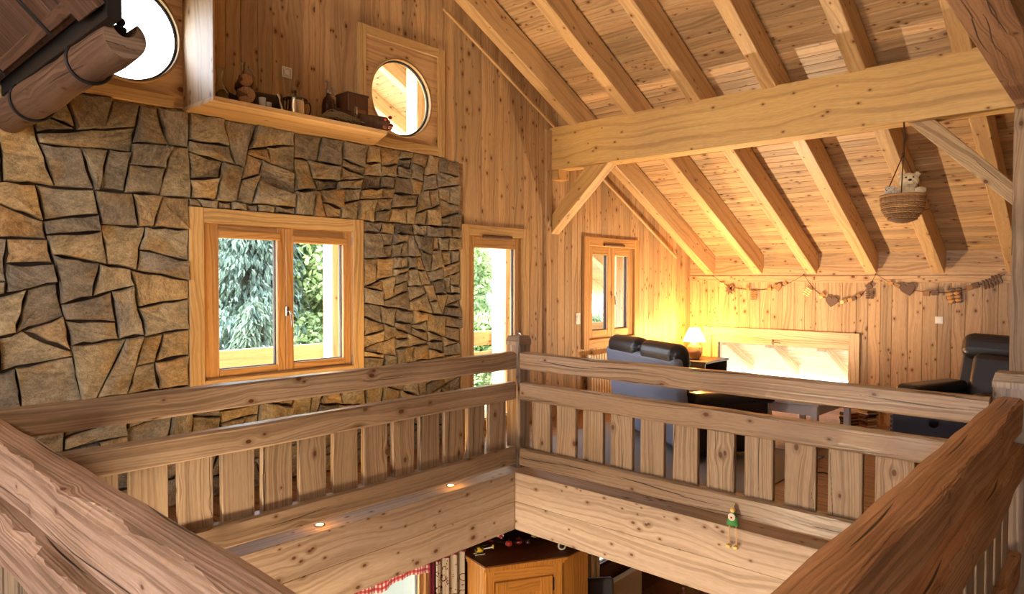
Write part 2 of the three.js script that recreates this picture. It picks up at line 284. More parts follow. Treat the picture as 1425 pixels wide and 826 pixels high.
{ // two boards clad each face of the void
  const yb = [[-0.478, -0.242], [-0.241, 0]];
  const t1 = struct(thing('trim_1', '', ''), 'pair of pale knotty boards cladding the floor edge below the window side', 'trim'), t2 = struct(thing('trim_2', '', ''), 'pair of pale knotty boards cladding the floor edge below the sitting corner', 'trim');
  const t3 = struct(thing('trim_3', '', ''), 'pair of boards cladding the near floor edge of the stairwell', 'trim'), t4 = struct(thing('trim_4', '', ''), 'pair of boards cladding the stairwell edge by the log railing', 'trim');
  const nose = (n, g, t) => mesh('nosing', g, M.slab[n], t);
  nose(1, box(VX0 - 0.03, 0.0, VZ - 0.2, VX + 0.2, 0.006, VZ + 0.004, 0.002), t1); nose(2, box(VX - 0.004, 0.0, VZ + 0.004, VX + 0.2, 0.006, VZ1, 0.002, 'z'), t2);
  for (const [a, b] of yb) {
    mesh('board', mv(slab(rect(VX0, a, VX, b), 0.03, 0.003, 'x'), 0, 0, VZ - 0.03), pick(M.slab), t1);
    mesh('board', basis(mv(slab(rect(VZ, a, VZ1, b), 0.03, 0.003, 'x'), 0, 0, -0.03), [VX, 0, 0], [0, 0, 1], [0, 1, 0], [-1, 0, 0]), pick(M.slab), t2);
    mesh('board', basis(mv(slab(rect(-VX, a, -VX0, b), 0.03, 0.003, 'x'), 0, 0, -0.03), [0, 0, VZ1], [-1, 0, 0], [0, 1, 0], [0, 0, -1]), pick(M.slab), t3);
    mesh('board', basis(mv(slab(rect(-VZ1, a, -VZ, b), 0.03, 0.003, 'x'), 0, 0, -0.03), [VX0, 0, 0], [0, 0, -1], [0, 1, 0], [1, 0, 0]), pick(M.slab), t4);
  }
}
{ // short partition behind the corner cupboard
  const p = struct(mesh('wall_partition', box(5.64, LOW, -5, 5.74, -0.482, -4.62, 0.004, 'y'), M.darkWall[1]), 'short dark board partition beside the corner cupboard', 'wall');
}

// ---------------------------------------------------------------- stone facing
{
  const q = rng(4711), rnd = (a, b) => a + (b - a) * q();
  const X0 = 0.1, X1 = 4.72, Y0 = 0, Y1 = 2.785, ax = 1.3, hole = [2.065, 0.81, 3.55, 2.12];
  const wall = struct(mesh('wall_stone', mv(extr(shapeOf(rect(X0, Y0, X1, Y1), [[2.1, 0.84, 3.52, 2.09]]), 0.012), 0, 0, -5.02), M.mortar), 'rough dry stone facing around the double window', 'wall');
  const clip = (P, px, py, nx, ny) => { const out = []; for (let i = 0; i < P.length; i++) { const a = P[i], b = P[(i + 1) % P.length], da = (a[0] - px) * nx + (a[1] - py) * ny, db = (b[0] - px) * nx + (b[1] - py) * ny; if (da <= 0) out.push(a); if ((da < 0 && db > 0) || (da > 0 && db < 0)) { const t = da / (da - db); out.push([lerp(a[0], b[0], t), lerp(a[1], b[1], t)]); } } return out; };
  const area = (P) => Math.abs(P.reduce((t, p, i) => { const b = P[(i + 1) % P.length]; return t + p[0] * b[1] - b[0] * p[1]; }, 0) / 2);
  const cells = [];
  function split(P, depth) { // break a region into angular stones with staggered joints
    if (P.length < 3) return; const A = area(P), c = [0, 0]; for (const p of P) { c[0] += p[0] / P.length; c[1] += p[1] / P.length; }
    const xs = P.map((p) => p[0]), ys = P.map((p) => p[1]), w = Math.max(...xs) - Math.min(...xs), h = Math.max(...ys) - Math.min(...ys);
    const goal = lerp(0.082, 0.032, sstep(0.9, 4.0, c[0])) * (0.55 + 0.9 * q());
    if (A < goal && w < 3.2 * h && h < 2.0 * w) { cells.push(P); return; }
    if (depth > 14) { cells.push(P); return; }
    const vert = w > h * rnd(0.95, 1.5), a = (vert ? 0 : Math.PI / 2) + (q() < 0.8 ? rnd(-0.28, 0.28) : rnd(-0.5, 0.5)), nx = Math.cos(a), ny = Math.sin(a), t = rnd(0.36, 0.64);
    const px = Math.min(...xs) + w * (vert ? t : 0.5), py = Math.min(...ys) + h * (vert ? 0.5 : t);
    split(clip(P, px, py, nx, ny), depth + 1); split(clip(P, px, py, -nx, -ny), depth + 1);
  }
  for (const r of [[X0, Y0, hole[0], hole[3] + 0.06], [hole[0], Y0, hole[2], hole[1]], [hole[2], Y0, X1, hole[3] - 0.1], [X0, hole[3] + 0.06, 2.9, Y1], [2.9, hole[3], X1, Y1], [hole[0], hole[3], 2.9, hole[3] + 0.06], [hole[2], hole[3] - 0.1, X1, hole[3]]]) split(rect(...r), 0);
  for (let P of cells) {
    P = insetPoly(P, rnd(0.001, 0.006));
    // break up the outline
    let Q = []; for (let i = 0; i < P.length; i++) { const a = P[i], b = P[(i + 1) % P.length], L = Math.hypot(b[0] - a[0], b[1] - a[1]); if (L < 0.012) continue; Q.push([a[0] + rnd(-0.004, 0.004), a[1] + rnd(-0.004, 0.004)]); const n = Math.min(3, Math.floor(L / 0.075)); for (let k = 1; k <= n; k++) { const t = (k + rnd(-0.25, 0.25)) / (n + 1), o = rnd(-0.013, 0.003); Q.push([lerp(a[0], b[0], t) + (b[1] - a[1]) / L * o, lerp(a[1], b[1], t) - (b[0] - a[0]) / L * o]); } }
    if (Q.length < 3) continue; Q = Q.map((p) => [clamp(p[0], X0, X1 - 0.002), clamp(p[1], Y0, Y1)]);
    const c = [0, 0]; for (const p of Q) { c[0] += p[0] / Q.length; c[1] += p[1] / Q.length; }
    const size = Math.sqrt(Math.abs(Q.reduce((t, p, i) => { const b = Q[(i + 1) % Q.length]; return t + p[0] * b[1] - b[0] * p[1]; }, 0) / 2));
    const h = rnd(0.022, 0.07), tx = rnd(-0.12, 0.12), ty = rnd(-0.16, 0.16), G = new Tri(), ou = rnd(0, 3), ov = rnd(0, 3), rot = rnd(-0.5, 0.5) + (q() < 0.25 ? 1.5 : 0), cs = Math.cos(rot), sn = Math.sin(rot);
    const uv = (p) => [(p[0] - c[0]) * cs - (p[1] - c[1]) * sn + ou, (p[0] - c[0]) * sn + (p[1] - c[1]) * cs + ov + p[2] * 0.7];
    const front = (p, e) => Math.max(0.012, h + (p[0] - c[0]) * tx + (p[1] - c[1]) * ty + e), k1 = 1 - Math.min(0.2, rnd(0.006, 0.014) / size), k2 = 0.62;
    const ring = (k, f) => Q.map((p) => { const r = [lerp(c[0], p[0], k), lerp(c[1], p[1], k)]; return [...r, f(r)]; });
    const r0 = Q.map((p) => [...p, -0.008]), r1 = Q.map((p) => [...p, front(p, -0.013) * rnd(0.75, 0.98)]), r2 = ring(k1, (p) => front(p, rnd(-0.004, 0.002))), r3 = ring(k2, (p) => front(p, rnd(-0.005, 0.009))), cc = [...c, front(c, rnd(0, 0.01))];
    const n = Q.length; for (let i = 0; i < n; i++) { const j = (i + 1) % n; for (const [A, B] of [[r0, r1], [r1, r2], [r2, r3]]) G.q(A[i], A[j], B[j], B[i], uv(A[i]), uv(A[j]), uv(B[j]), uv(B[i])); G.t(r3[i], r3[j], cc, uv(r3[i]), uv(r3[j]), uv(cc)); }
    mesh('stone', mv(toCreasedNormals(G.geo(), 0.22), 0, 0, -5.008), STONES[Math.floor(q() * STONES.length)], wall);
  }
}

// ---------------------------------------------------------------- windows
// local frame: x along the wall, y up, z towards the room; f = outer casing [x0,y0,x1,y1], glass = list of panes [x0,y0,x1,y1]
const E0 = (g) => mv(g, 0, 0, -5);
function rectWindow(n, label, f, cw, glass, put, mats, o = {}) {
  const g = struct(thing('window_' + n, '', ''), label, 'window'), [x0, y0, x1, y1] = f, cT = o.top ?? cw, cB = o.bottom ?? cw, L = mats.sash;
  const P = (name, geo, mat, par = g) => mesh(name, put(geo), mat, par);
  P('casing', box(x0, y0, -0.02, x0 + cw, y1, 0.035, 0.003, 'y'), mats.casing); P('casing', box(x1 - cw, y0, -0.02, x1, y1, 0.035, 0.003, 'y'), mats.casing);
  P('casing', box(x0 + cw, y1 - cT, -0.02, x1 - cw, y1, 0.034, 0.003), mats.casing); if (cB > 0) P('casing', box(x0 + cw, y0, -0.02, x1 - cw, y0 + cB, 0.034, 0.003), mats.casing);
  const ix0 = x0 + cw - 0.005, ix1 = x1 - cw + 0.005, iy0 = y0 + cB - 0.005, iy1 = y1 - cT + 0.005; // reveal lining through the wall
  for (const b of [[ix0 - 0.012, iy0, ix0 + 0.014, iy1], [ix1 - 0.014, iy0, ix1 + 0.012, iy1]]) P('reveal', box(b[0], b[1], -0.15, b[2], b[3], 0.0, 0.002, 'y'), L);
  P('reveal', box(ix0, iy1 - 0.014, -0.15, ix1, iy1 + 0.012, 0.0, 0.002), L); P('reveal', box(ix0, iy0 - 0.012, -0.15, ix1, iy0 + 0.014, 0.0, 0.002), L);
  const mids = []; for (let i = 0; i + 1 < glass.length; i++) mids.push((glass[i][2] + glass[i + 1][0]) / 2);
  glass.forEach((p, i) => {
    const a = i ? mids[i - 1] + 0.001 : ix0 + 0.015, b = i < mids.length ? mids[i] - 0.001 : ix1 - 0.015, c = iy0 + 0.016, d = o.sashTop ?? iy1 - 0.0145, z0 = -0.08, z1 = 0.0;
    const s = P('sash', join(box(a, c, z0, p[0], d, z1, 0.006, 'y'), box(p[2], c, z0, b, d, z1, 0.006, 'y'), box(p[0], c, z0 + 0.001, p[2], p[1], z1 - 0.001, 0.006), box(p[0], p[3], z0 + 0.001, p[2], d, z1 - 0.001, 0.006)), L);
    P('pane', box(p[0] - 0.004, p[1] - 0.004, -0.042, p[2] + 0.004, p[3] + 0.004, -0.038, 0), M.glass, s);
    P('gasket', join(box(p[0], p[1], -0.06, p[0] + 0.007, p[3], -0.03, 0), box(p[2] - 0.007, p[1], -0.06, p[2], p[3], -0.03, 0), box(p[0], p[1], -0.06, p[2], p[1] + 0.006, -0.03, 0)), M.rubber, s);
    if (o.bead) P('blind_box', box(p[0] - 0.012, p[3] - 0.002, 0, p[2] + 0.012, p[3] + 0.055, 0.03, 0.008), L, s);
  });
  for (const [x, y] of o.hinges || []) P('hinge', lathe([[0, 0], [0.009, 0], [0.009, 0.075], [0, 0.075]], 10).translate(x, y, 0.006), M.steel);
  for (const [x, y, dx, dy] of o.handles || []) { const h = P('handle', join(box(x - 0.014, y - 0.035, 0, x + 0.014, y + 0.035, 0.01, 0.004, 'y'), tube([[x, y, 0.01], [x, y, 0.045], [x + dx * 0.3, y + dy * 0.3, 0.052], [x + dx, y + dy, 0.05]], 0.0085, 16)), M.chrome); }
  if (o.vent) P('vent_slot', join(box(o.vent[0], o.vent[2] - 0.012, 0.03, o.vent[1], o.vent[2] + 0.022, 0.055, 0.01)), plain(0x5b3a24, 0.6));
  return g;
}
rectWindow(1, 'double casement larch window set in the stone facing', [2.06, 0.805, 3.55, 2.12], 0.105, [[2.288, 0.93, 2.753, 1.912], [2.896, 0.935, 3.363, 1.9]], E0, { casing: M.larchPale, sash: M.larch[1] },
  { bottom: 0.06, bead: true, hinges: [[2.172, 0.87], [2.172, 1.92], [3.448, 0.88], [3.448, 1.9]], handles: [[2.835, 1.35, 0.02, -0.13]] });
rectWindow(2, 'tall narrow glazed balcony door in the pine wall', [4.73, -0.005, 5.76, 2.165], 0.1, [[4.935, 0.14, 5.56, 1.94]], E0, { casing: M.larchPale, sash: M.larch[0] },
  { bottom: 0.03, hinges: [[4.838, 1.85], [4.838, 0.6]], handles: [[5.6, 1.02, -0.005, -0.13]], vent: [5.02, 5.46, 2.05] });
rectWindow(3, 'small double casement window above the radiator', [6.79, 0.755, 8.045, 2.145], 0.11, [[7.012, 0.975, 7.344, 1.925], [7.509, 0.975, 7.818, 1.923]], E0, { casing: M.larch[2], sash: M.larch[1] },
  { hinges: [[6.908, 0.88], [6.908, 1.9]], handles: [[7.43, 1.42, 0.015, -0.13]], vent: [7.2, 7.66, 2.05] });
rectWindow(4, 'low wide pale hatch window under the garland', [-4.76, 0.05, -2.59, 0.925], 0.125, [[-4.54, 0.2, -2.73, 0.7]], (g) => toE(g), { casing: M.pale, sash: M.pale },
  { handles: [[-3.72, 0.745, 0.12, 0.0]] });
function roundWindow(n, label, cx, cy, f, r = 0.345) {
  const g = struct(thing('window_' + n, '', ''), label, 'window'), [x0, y0, x1, y1] = f, c = 0.085;
  mesh('panel', mv(extr(shapeOf(rect(x0 + 0.01, y0 + 0.01, x1 - 0.001, y1 - 0.01), [{ x: cx, y: cy, r }]), 0.03), 0, 0, -5.005), M.wall[5], g);
  for (const [a, b, d, e, gr] of [[x0, y0, x0 + c, y1, 'y'], [x1 - c, y0, x1, y1, 'y'], [x0 + c, y1 - c, x1 - c, y1, 'x'], [x0 + c, y0, x1 - c, y0 + c, 'x']]) if (a < cx + r - 0.01 && d > cx + r - 0.01 && gr === 'y') continue; else mesh('casing', box(a, b, -5.0, d, e, -4.955, 0.004, gr), M.larchPale, g);
  const ring = (ri, ro, z0, z1) => mv(lathe([[ri, z0], [ro, z0], [ro, z1], [ri, z1], [ri, z0]], 64).rotateX(Math.PI / 2), cx, cy, 0);
  mesh('lining', ring(r - 0.006, r + 0.012, -5.045, -4.968).translate(0, 0, 0), M.larchPale, g).geometry; mesh('gasket', ring(r - 0.02, r - 0.004, -5.02, -5.0), M.rubber, g);
  mesh('pane', mv(new THREE.CylinderGeometry(r - 0.014, r - 0.014, 0.004, 64).rotateX(Math.PI / 2), cx, cy, -5.01), M.glass, g);
}
roundWindow(5, 'round porthole window behind the log gutter', 1.675, 3.26, [1.19, 2.79, 2.045, 3.83], 0.335);
roundWindow(6, 'round porthole window at the end of the shelf', 3.98, 3.26, [3.49, 2.79, 4.49, 3.815]);
rectWindow(7, 'lower storey window behind the red gingham valance', [2.45, -2.05, 4.35, -0.75], 0.1, [[2.66, -1.9, 3.36, -0.9], [3.46, -1.9, 4.2, -0.9]], E0, { casing: M.larch[0], sash: M.larch[0] }, {});
rectWindow(8, 'lower storey window above the panel radiator', [6.86, -2.19, 8.4, -0.8], 0.09, [[7.03, -2.04, 7.58, -1.0], [7.7, -2.04, 8.22, -1.0]], E0, { casing: M.darkWall[3], sash: M.darkWall[3] }, {});
// windows behind the viewer
{
  const toL = (g) => toE(g, LEFT).translate(0, 0, 0), toF = (g) => basis(g, [0, 0, FRONT], [-1, 0, 0], [0, 1, 0], [0, 0, -1]);
  const toW = (g) => basis(g, [LEFT, 0, 0], [0, 0, -1], [0, 1, 0], [1, 0, 0]);
  let n = 9;
  for (const w of LWIN) { const f = [-w[2] - 0.1, w[1] - 0.1, -w[0] + 0.1, w[3] + 0.1], ps = [], k = 4, W = (f[2] - f[0] - 0.3) / k; for (let i = 0; i < k; i++) ps.push([f[0] + 0.15 + i * W + 0.06, w[1] + 0.08, f[0] + 0.15 + (i + 1) * W - 0.06, w[3] - 0.08]); rectWindow(n++, w[1] > 0 ? 'broad four pane window in the opposite eave wall' : 'broad four pane lower storey window in the opposite wall', f, 0.1, ps, toW, { casing: M.larchPale, sash: M.larch[1] }, {}); }
  FWIN.forEach((w, j) => { const f = [-w[2] - 0.1, w[1] - 0.1, -w[0] + 0.1, w[3] + 0.1], m = (f[0] + f[2]) / 2; rectWindow(n++, 'double window in the gable across the hall', f, 0.1, [[f[0] + 0.2, w[1] + 0.08, m - 0.06, w[3] - 0.08], [m + 0.06, w[1] + 0.08, f[2] - 0.2, w[3] - 0.08]], toF, { casing: M.larchPale, sash: M.larch[1] }, {}); });
}

// ---------------------------------------------------------------- roof timbers
{
  const zl = [-4.72, -3.99, -3.25, -2.52, -1.785, -1.05, -0.315, 0.42, 1.155, 1.89, 2.625, 3.36], hR = 0.30 * Math.cos(ANG);
  const where = ['against the gable wall', 'second from the gable wall', 'third from the gable wall', 'fourth from the gable wall', 'fifth from the gable wall, above the hanging basket', 'sixth from the gable wall, behind the purlin post', ...['seventh', 'eighth', 'ninth', 'tenth', 'eleventh', 'twelfth'].map((s) => s + ' from the gable wall, beyond the tie beam')];
  zl.forEach((z, i) => {
    const c = (x) => [x, roofY(x) - 0.1505, z + 0.065];
    tag(mesh('rafter', beam(c(WX), c(RX - 0.05), hR, 0.13, 0.006), M.rafter[i % 4]), 'pale planed rafter ' + where[i], 'rafter', 'rafters of the pine roof');
  });
  const zx = (g, z0) => g.translate(0, 0, z0), xs = (P, x0, t, m, nm, l, c) => tag(mesh(nm, basis(slab(P, t, 0.006, 'x'), [x0 + t, 0, 0], [0, 0, 1], [0, 1, 0], [-1, 0, 0]), m), l, c); // outline in (z, y), thickness along x
  { const L = FRONT + 5, P = [[6.15, 2.875], [6.37, 2.875], [6.37, 3.24], [6.15, 3.352]]; const g = slab(P, L, 0.002, 'x').translate(0, 0, -5); const pos = g.attributes.position, uv = g.attributes.uv, nn = g.attributes.normal; for (let k = 0; k < pos.count; k++) uv.setXY(k, pos.getZ(k), (Math.abs(nn.getX(k)) > 0.5 ? pos.getY(k) : pos.getX(k) - 3.2)); tag(mesh('purlin', g, M.purlin), 'deep golden purlin beam carrying the rafters', 'beam'); }
  tag(mesh('bearing_block', box(6.16, 2.76, -4.998, 6.36, 2.874, -4.88, 0.005, 'z'), M.brace), 'small bearing block under the purlin end at the wall', 'block');
  const b1 = [[-4.997, 2.14], [-4.2, 2.874], [-4.5, 2.874], [-4.997, 2.35]], b2 = [[-0.661, 2.16], [-0.661, 2.33], [-1.17, 2.874], [-1.36, 2.874]];
  const diag = (P, x0, t, m) => { const g = slab(P, t, 0.007, 'x'), a = Math.atan2(P[1][1] - P[0][1], P[1][0] - P[0][0]) , b = P === b2 ? 2.36 : 0.74, pos = g.attributes.position, uv = g.attributes.uv; for (let k = 0; k < pos.count; k++) { const x = pos.getX(k), y = pos.getY(k); uv.setXY(k, x * Math.cos(b) + y * Math.sin(b), -x * Math.sin(b) + y * Math.cos(b) + pos.getZ(k) * 0.9); } return mesh('knee_brace', basis(g, [x0 + t, 0, 0], [0, 0, 1], [0, 1, 0], [-1, 0, 0]), m); };
  tag(diag(b1, 6.17, 0.15, M.brace), 'diagonal knee brace between the gable wall and the purlin', 'brace');
  tag(diag(b2, 6.22, 0.13, wood('old', 0xd6bb92, 0.6)), 'weathered diagonal knee brace between the purlin and its post', 'brace');
  tag(mesh('post', box(6.16, 0.001, -0.66, 6.38, 2.874, -0.44, 0.008, 'y'), M.post), 'grey square post holding up the purlin', 'post');
  tag(mesh('tie_beam', box(-4.95, 2.85, -0.64, 6.15, 3.15, -0.42, 0.006, 'x'), M.tie), 'reddish tie beam crossing the hall overhead', 'beam');
  tag(mesh('cover_batten', box(6.06, 0, -5.0, 6.15, 3.32, -4.965, 0.004, 'y'), M.wall[3]), 'narrow upright batten on the gable wall below the purlin', 'batten');
  const cm = beam([4.45, roofY(4.45) - 0.3, -4.93], [9.0, roofY(9.0) - 0.3, -4.93], 0.03, 0.03, 0.004); tag(mesh('cover_strip', cm, M.rafter[1]), 'thin sloping cover strip where gable boards meet the rafter', 'batten');
}

// ---------------------------------------------------------------- railings
function newel(x, z, label, mat) {
  const t = thing('newel_post', label, 'post', [x, 0, z]); const a = 0.075;
  mesh('shaft', box(-a, 0, -a, a, 1.07, a, 0.012, 'y'), mat, t);
  const c = new THREE.CylinderGeometry(0.065 * Math.SQRT2, 0.0775 * Math.SQRT2, 0.045, 4).rotateY(Math.PI / 4).translate(0, 1.105, 0).toNonIndexed(); c.computeVertexNormals();
  const s = join(box(-a - 0.003, 1.05, -a - 0.003, a + 0.003, 1.082, a + 0.003, 0.002, 'x'), c); mesh('cap', s, mat, t); return t;
}
newel(4.39, -3.905, 'square newel post with pyramid cap at the far corner of the stairwell', M.rail[0]);
newel(4.39, -0.455, 'square newel post with pyramid cap beside the purlin post', M.rail[3]);
newel(0.62, -3.905, 'square newel post where the log railing meets the window railing', M.rail[1]);
newel(0.615, -0.465, 'square newel post with pyramid cap at the near corner of the stairwell', M.rail[2]);
const RAILS = [[0.865, 1.006], [0.612, 0.757], [0.07, 0.216]];
{
  const g = thing('balustrade', 'old wood balustrade in front of the stone wall', 'railing', [2.45, 0, -3.83], 0, 'balustrades round the stairwell');
  for (const [a, b] of RAILS) mesh('rail', beam([0.705 - 2.45, (a + b) / 2, 0.005], [4.222 - 2.45, (a + b) / 2, 0.005], b - a, 0.085, 0.012, 44, 0.0028), pick(M.rail), g);
  for (let x = 4.045; x > 0.8; x -= 0.2433) { const w = rr(0.092, 0.099); mesh('baluster', basis(mv(slab(rect(-w, 0.19, w, 0.64), 0.035, 0.004), x - 2.45, 0, -0.028), [0, 0, 0], [1, 0, 0], [0, 1, 0], [0, 0, 1]), pick(M.baluster), g); }
  const h = thing('balustrade', 'old wood balustrade in front of the leather sofa', 'railing', [4.262, 0, -2.15], 0, 'balustrades round the stairwell');
  for (const [a, b] of RAILS) mesh('rail', beam([-0.005, (a + b) / 2, -3.735 + 2.15], [-0.005, (a + b) / 2, -0.53 + 2.15], b - a, 0.085, 0.012, 44, 0.0028), pick(M.rail), h);
  for (let z = -3.545; z < -0.75; z += 0.2577) { const w = rr(0.092, 0.099); mesh('baluster', basis(mv(slab(rect(-w, 0.19, w, 0.64), 0.035, 0.004), z + 2.15, 0, -0.03), [0, 0, 0], [0, 0, 1], [0, 1, 0], [-1, 0, 0]), pick(M.baluster), h); }
}
// hewn rails: a timber whose camera-side upper edge is cut by axe facets
function hewnRail(L, h, w, side, seed, cut) { // length along x, +z * side is the hewn face
  const q = rng(seed), n = 120, T3 = new Tri(), ou = q() * 4, ov = q() * 4, y = h / 2, z = w / 2;
  const nz = (x, k) => Math.sin(x * 2.1 + k) + 0.6 * Math.sin(x * 5.3 + k * 2.1) + 0.35 * Math.sin(x * 11.7 + k * 3.7);
  const fac = []; let x = 0; while (x < L) { const l = 0.1 + q() * 0.42; fac.push([x, x + l, q()]); x += l; }
  const ring = (X) => { const f = fac.find((e) => X <= e[1]) || fac[fac.length - 1], t = clamp((X - f[0]) / (f[1] - f[0])), d = cut * (0.35 + 0.9 * f[2]) * Math.pow(Math.sin(Math.PI * clamp(t, 0.02, 0.98)), 0.45) * (0.72 + 0.55 * H[Math.floor(X * 41) & 1023]), s = side;
    const top = y + 0.005 * nz(X, 1) , zf = z + 0.006 * nz(X, 3);
    return [[X, -y + 0.012 + 0.003 * nz(X, 5), s * (zf - 0.004)], [X, top - d * 1.05, s * zf], [X, top - d * 0.45 - 0.002, s * (zf - d * 0.45 - 0.002)], [X, top - 0.001, s * (zf - d * 0.95)], [X, top + 0.002, s * -z * 0.4], [X, top - 0.012, s * (-z + 0.004 * nz(X, 7))], [X, -y, s * (-z + 0.006)], [X, -y, s * (zf - 0.02)]]; };
  const gu = (p) => [p[0] + ou, p[1] - side * p[2] + ov];
  let A = ring(0); const A0 = A;
  const Q4 = (a, b, c, d, ua, ub, uc, ud) => side > 0 ? T3.q(a, b, c, d, ua, ub, uc, ud) : T3.q(a, d, c, b, ua, ud, uc, ub);
  for (let k = 1; k <= n; k++) { const B = ring(L * k / n); for (let i = 0; i < 8; i++) { const j = (i + 1) % 8; Q4(A[i], B[i], B[j], A[j], gu(A[i]), gu(B[i]), gu(B[j]), gu(A[j])); } A = B; }
  for (const [C, s] of [[A0, side > 0], [A, side < 0]]) for (let i = 1; i < 7; i++) { const u = (p) => [p[1] + ou, p[2] + ov]; if (s) T3.t(C[0], C[i], C[i + 1], u(C[0]), u(C[i]), u(C[i + 1])); else T3.t(C[0], C[i + 1], C[i], u(C[0]), u(C[i + 1]), u(C[i])); }
  return toCreasedNormals(mergeKeep(T3.geo()), 0.35);
}
{
  const g = thing('balustrade', 'axe-hewn log railing closing the stairwell towards the gutter side', 'railing', [0.62, 0, -1.9], 0, 'balustrades round the stairwell');
  const px = 0.018, put = (geo, yc) => basis(geo, [px, yc, 1.34], [0, 0, -1], [0, 1, 0], [1, 0, 0]);
  mesh('rail', put(hewnRail(3.25, 0.19, 0.125, -1, 5, 0.034), 0.905), M.hewn, g);
  mesh('rail', put(hewnRail(3.25, 0.17, 0.14, -1, 6, 0.036), 0.675).translate(-0.012, 0, 0), M.hewn, g);
  mesh('rail', put(hewnRail(3.25, 0.15, 0.1, -1, 9, 0.03), 0.143), M.hewn, g);
  for (let z = -3.6; z < -0.7; z += 0.2433) mesh('baluster', basis(mv(slab(rect(-0.095, 0.19, 0.095, 0.64), 0.035, 0.004), 0, 0, -0.015), [px, 0, z + 1.9], [0, 0, 1], [0, 1, 0], [-1, 0, 0]), pick(M.baluster), g);
  const h = thing('balustrade', 'orange brown hewn railing with wavy edges, ending at the purlin post', 'railing', [2.4, 0, -0.455], 0, 'balustrades round the stairwell');
  mesh('rail', mv(hewnRail(3.6, 0.17, 0.125, 1, 21, 0.013), -1.695, 0.915, 0), M.nearRail, h);
  mesh('rail', mv(hewnRail(3.6, 0.16, 0.13, 1, 22, 0.022), -1.695, 0.69, 0.012), M.nearRail, h);
  mesh('rail', mv(hewnRail(3.6, 0.14, 0.11, 1, 23, 0.04), -1.695, 0.143, 0.01), M.nearRail, h);
  for (let x = 4.1; x > 0.82; x -= 0.25) mesh('baluster', mv(slab(rect(-0.095, 0.18, 0.095, 0.64), 0.035, 0.004), x - 2.4, 0, -0.018), pick(M.baluster), h);
}

// a point on the plane axis = value that the photograph shows at pixel (px, py)
camera.updateMatrixWorld();
function pix(px, py, ax, val) {
  const f = 413 / Math.tan(rad(46.95 / 2)), d = V((px - 712.5) / f, -(py - 413) / f, -1).applyQuaternion(camera.quaternion), o = camera.position, i = { x: 'x', y: 'y', z: 'z' }[ax];
  const t = (val - o[i]) / d[i]; return [o.x + d.x * t, o.y + d.y * t, o.z + d.z * t];
}
const ball = (r, x = 0, y = 0, z = 0, sx = 1, sy = 1, sz = 1, n = 18) => new THREE.SphereGeometry(r, n, Math.round(n * 0.7)).scale(sx, sy, sz).translate(x, y, z);
const rbox = (x, y, z, w, h, d, r = 0.02) => new RoundedBoxGeometry(w, h, d, 4, Math.min(r, w / 2.01, h / 2.01, d / 2.01)).translate(x, y, z);
function fuzz(g, amp, f, seed = 0) { const p = g.attributes.position, v = new THREE.Vector3(); g.computeVertexNormals(); const n = g.attributes.normal; for (let i = 0; i < p.count; i++) { v.fromBufferAttribute(p, i); const k = amp * (Math.sin(v.x * f + seed) * Math.sin(v.y * f * 1.3 + seed * 2) * Math.sin(v.z * f * 0.9 + 1) + 0.5 * Math.sin((v.x + v.y) * f * 2.3) * Math.sin((v.z - v.y) * f * 2.1)); p.setXYZ(i, v.x + n.getX(i) * k, v.y + n.getY(i) * k, v.z + n.getZ(i) * k); } g.computeVertexNormals(); return g; }

// ---------------------------------------------------------------- canopy roof with hollow log gutter (upper left)
{
  const c = thing('canopy_roof', 'small dark plank canopy roof above the log gutter', 'roof', [1.0, 2.73, BACK]);
  const s2 = Math.SQRT1_2, put = (g) => basis(g, [-0.02, 0.04, 0], [0, 0, 1], [-s2, s2, 0], [-s2, -s2, 0]); // local x along z, y up the slope, z to the underside
  for (let z = 0.005; z < 1.84; z += 0.168) mesh('plank', put(slab(rect(z, 0, z + 0.166, 2.0), 0.022, 0.004)), pick(M.darkPlank), c);
  mesh('batten', put(mv(slab(rect(0.0, 0.02, 1.72, 0.075), 0.035, 0.004, 'x'), 0, 0, 0.022)), M.darkPlank[3], c);
  mesh('eave_plank', put(mv(slab(rect(1.6, -0.02, 1.84, 2.0), 0.04, 0.004), 0, 0, 0.022)), M.darkPlank[1], c);
  mesh('fascia', box(-0.02, -0.05, 0.0, 0.035, 0.05, 1.86, 0.004, 'z'), M.iron, c);
  for (const z of [0.35, 1.26]) mesh('rafter_strap', put(mv(slab(rect(z - 0.016, 0.0, z + 0.016, 0.9), 0.008, 0.002), 0, 0, 0.058)), M.iron, c);
}
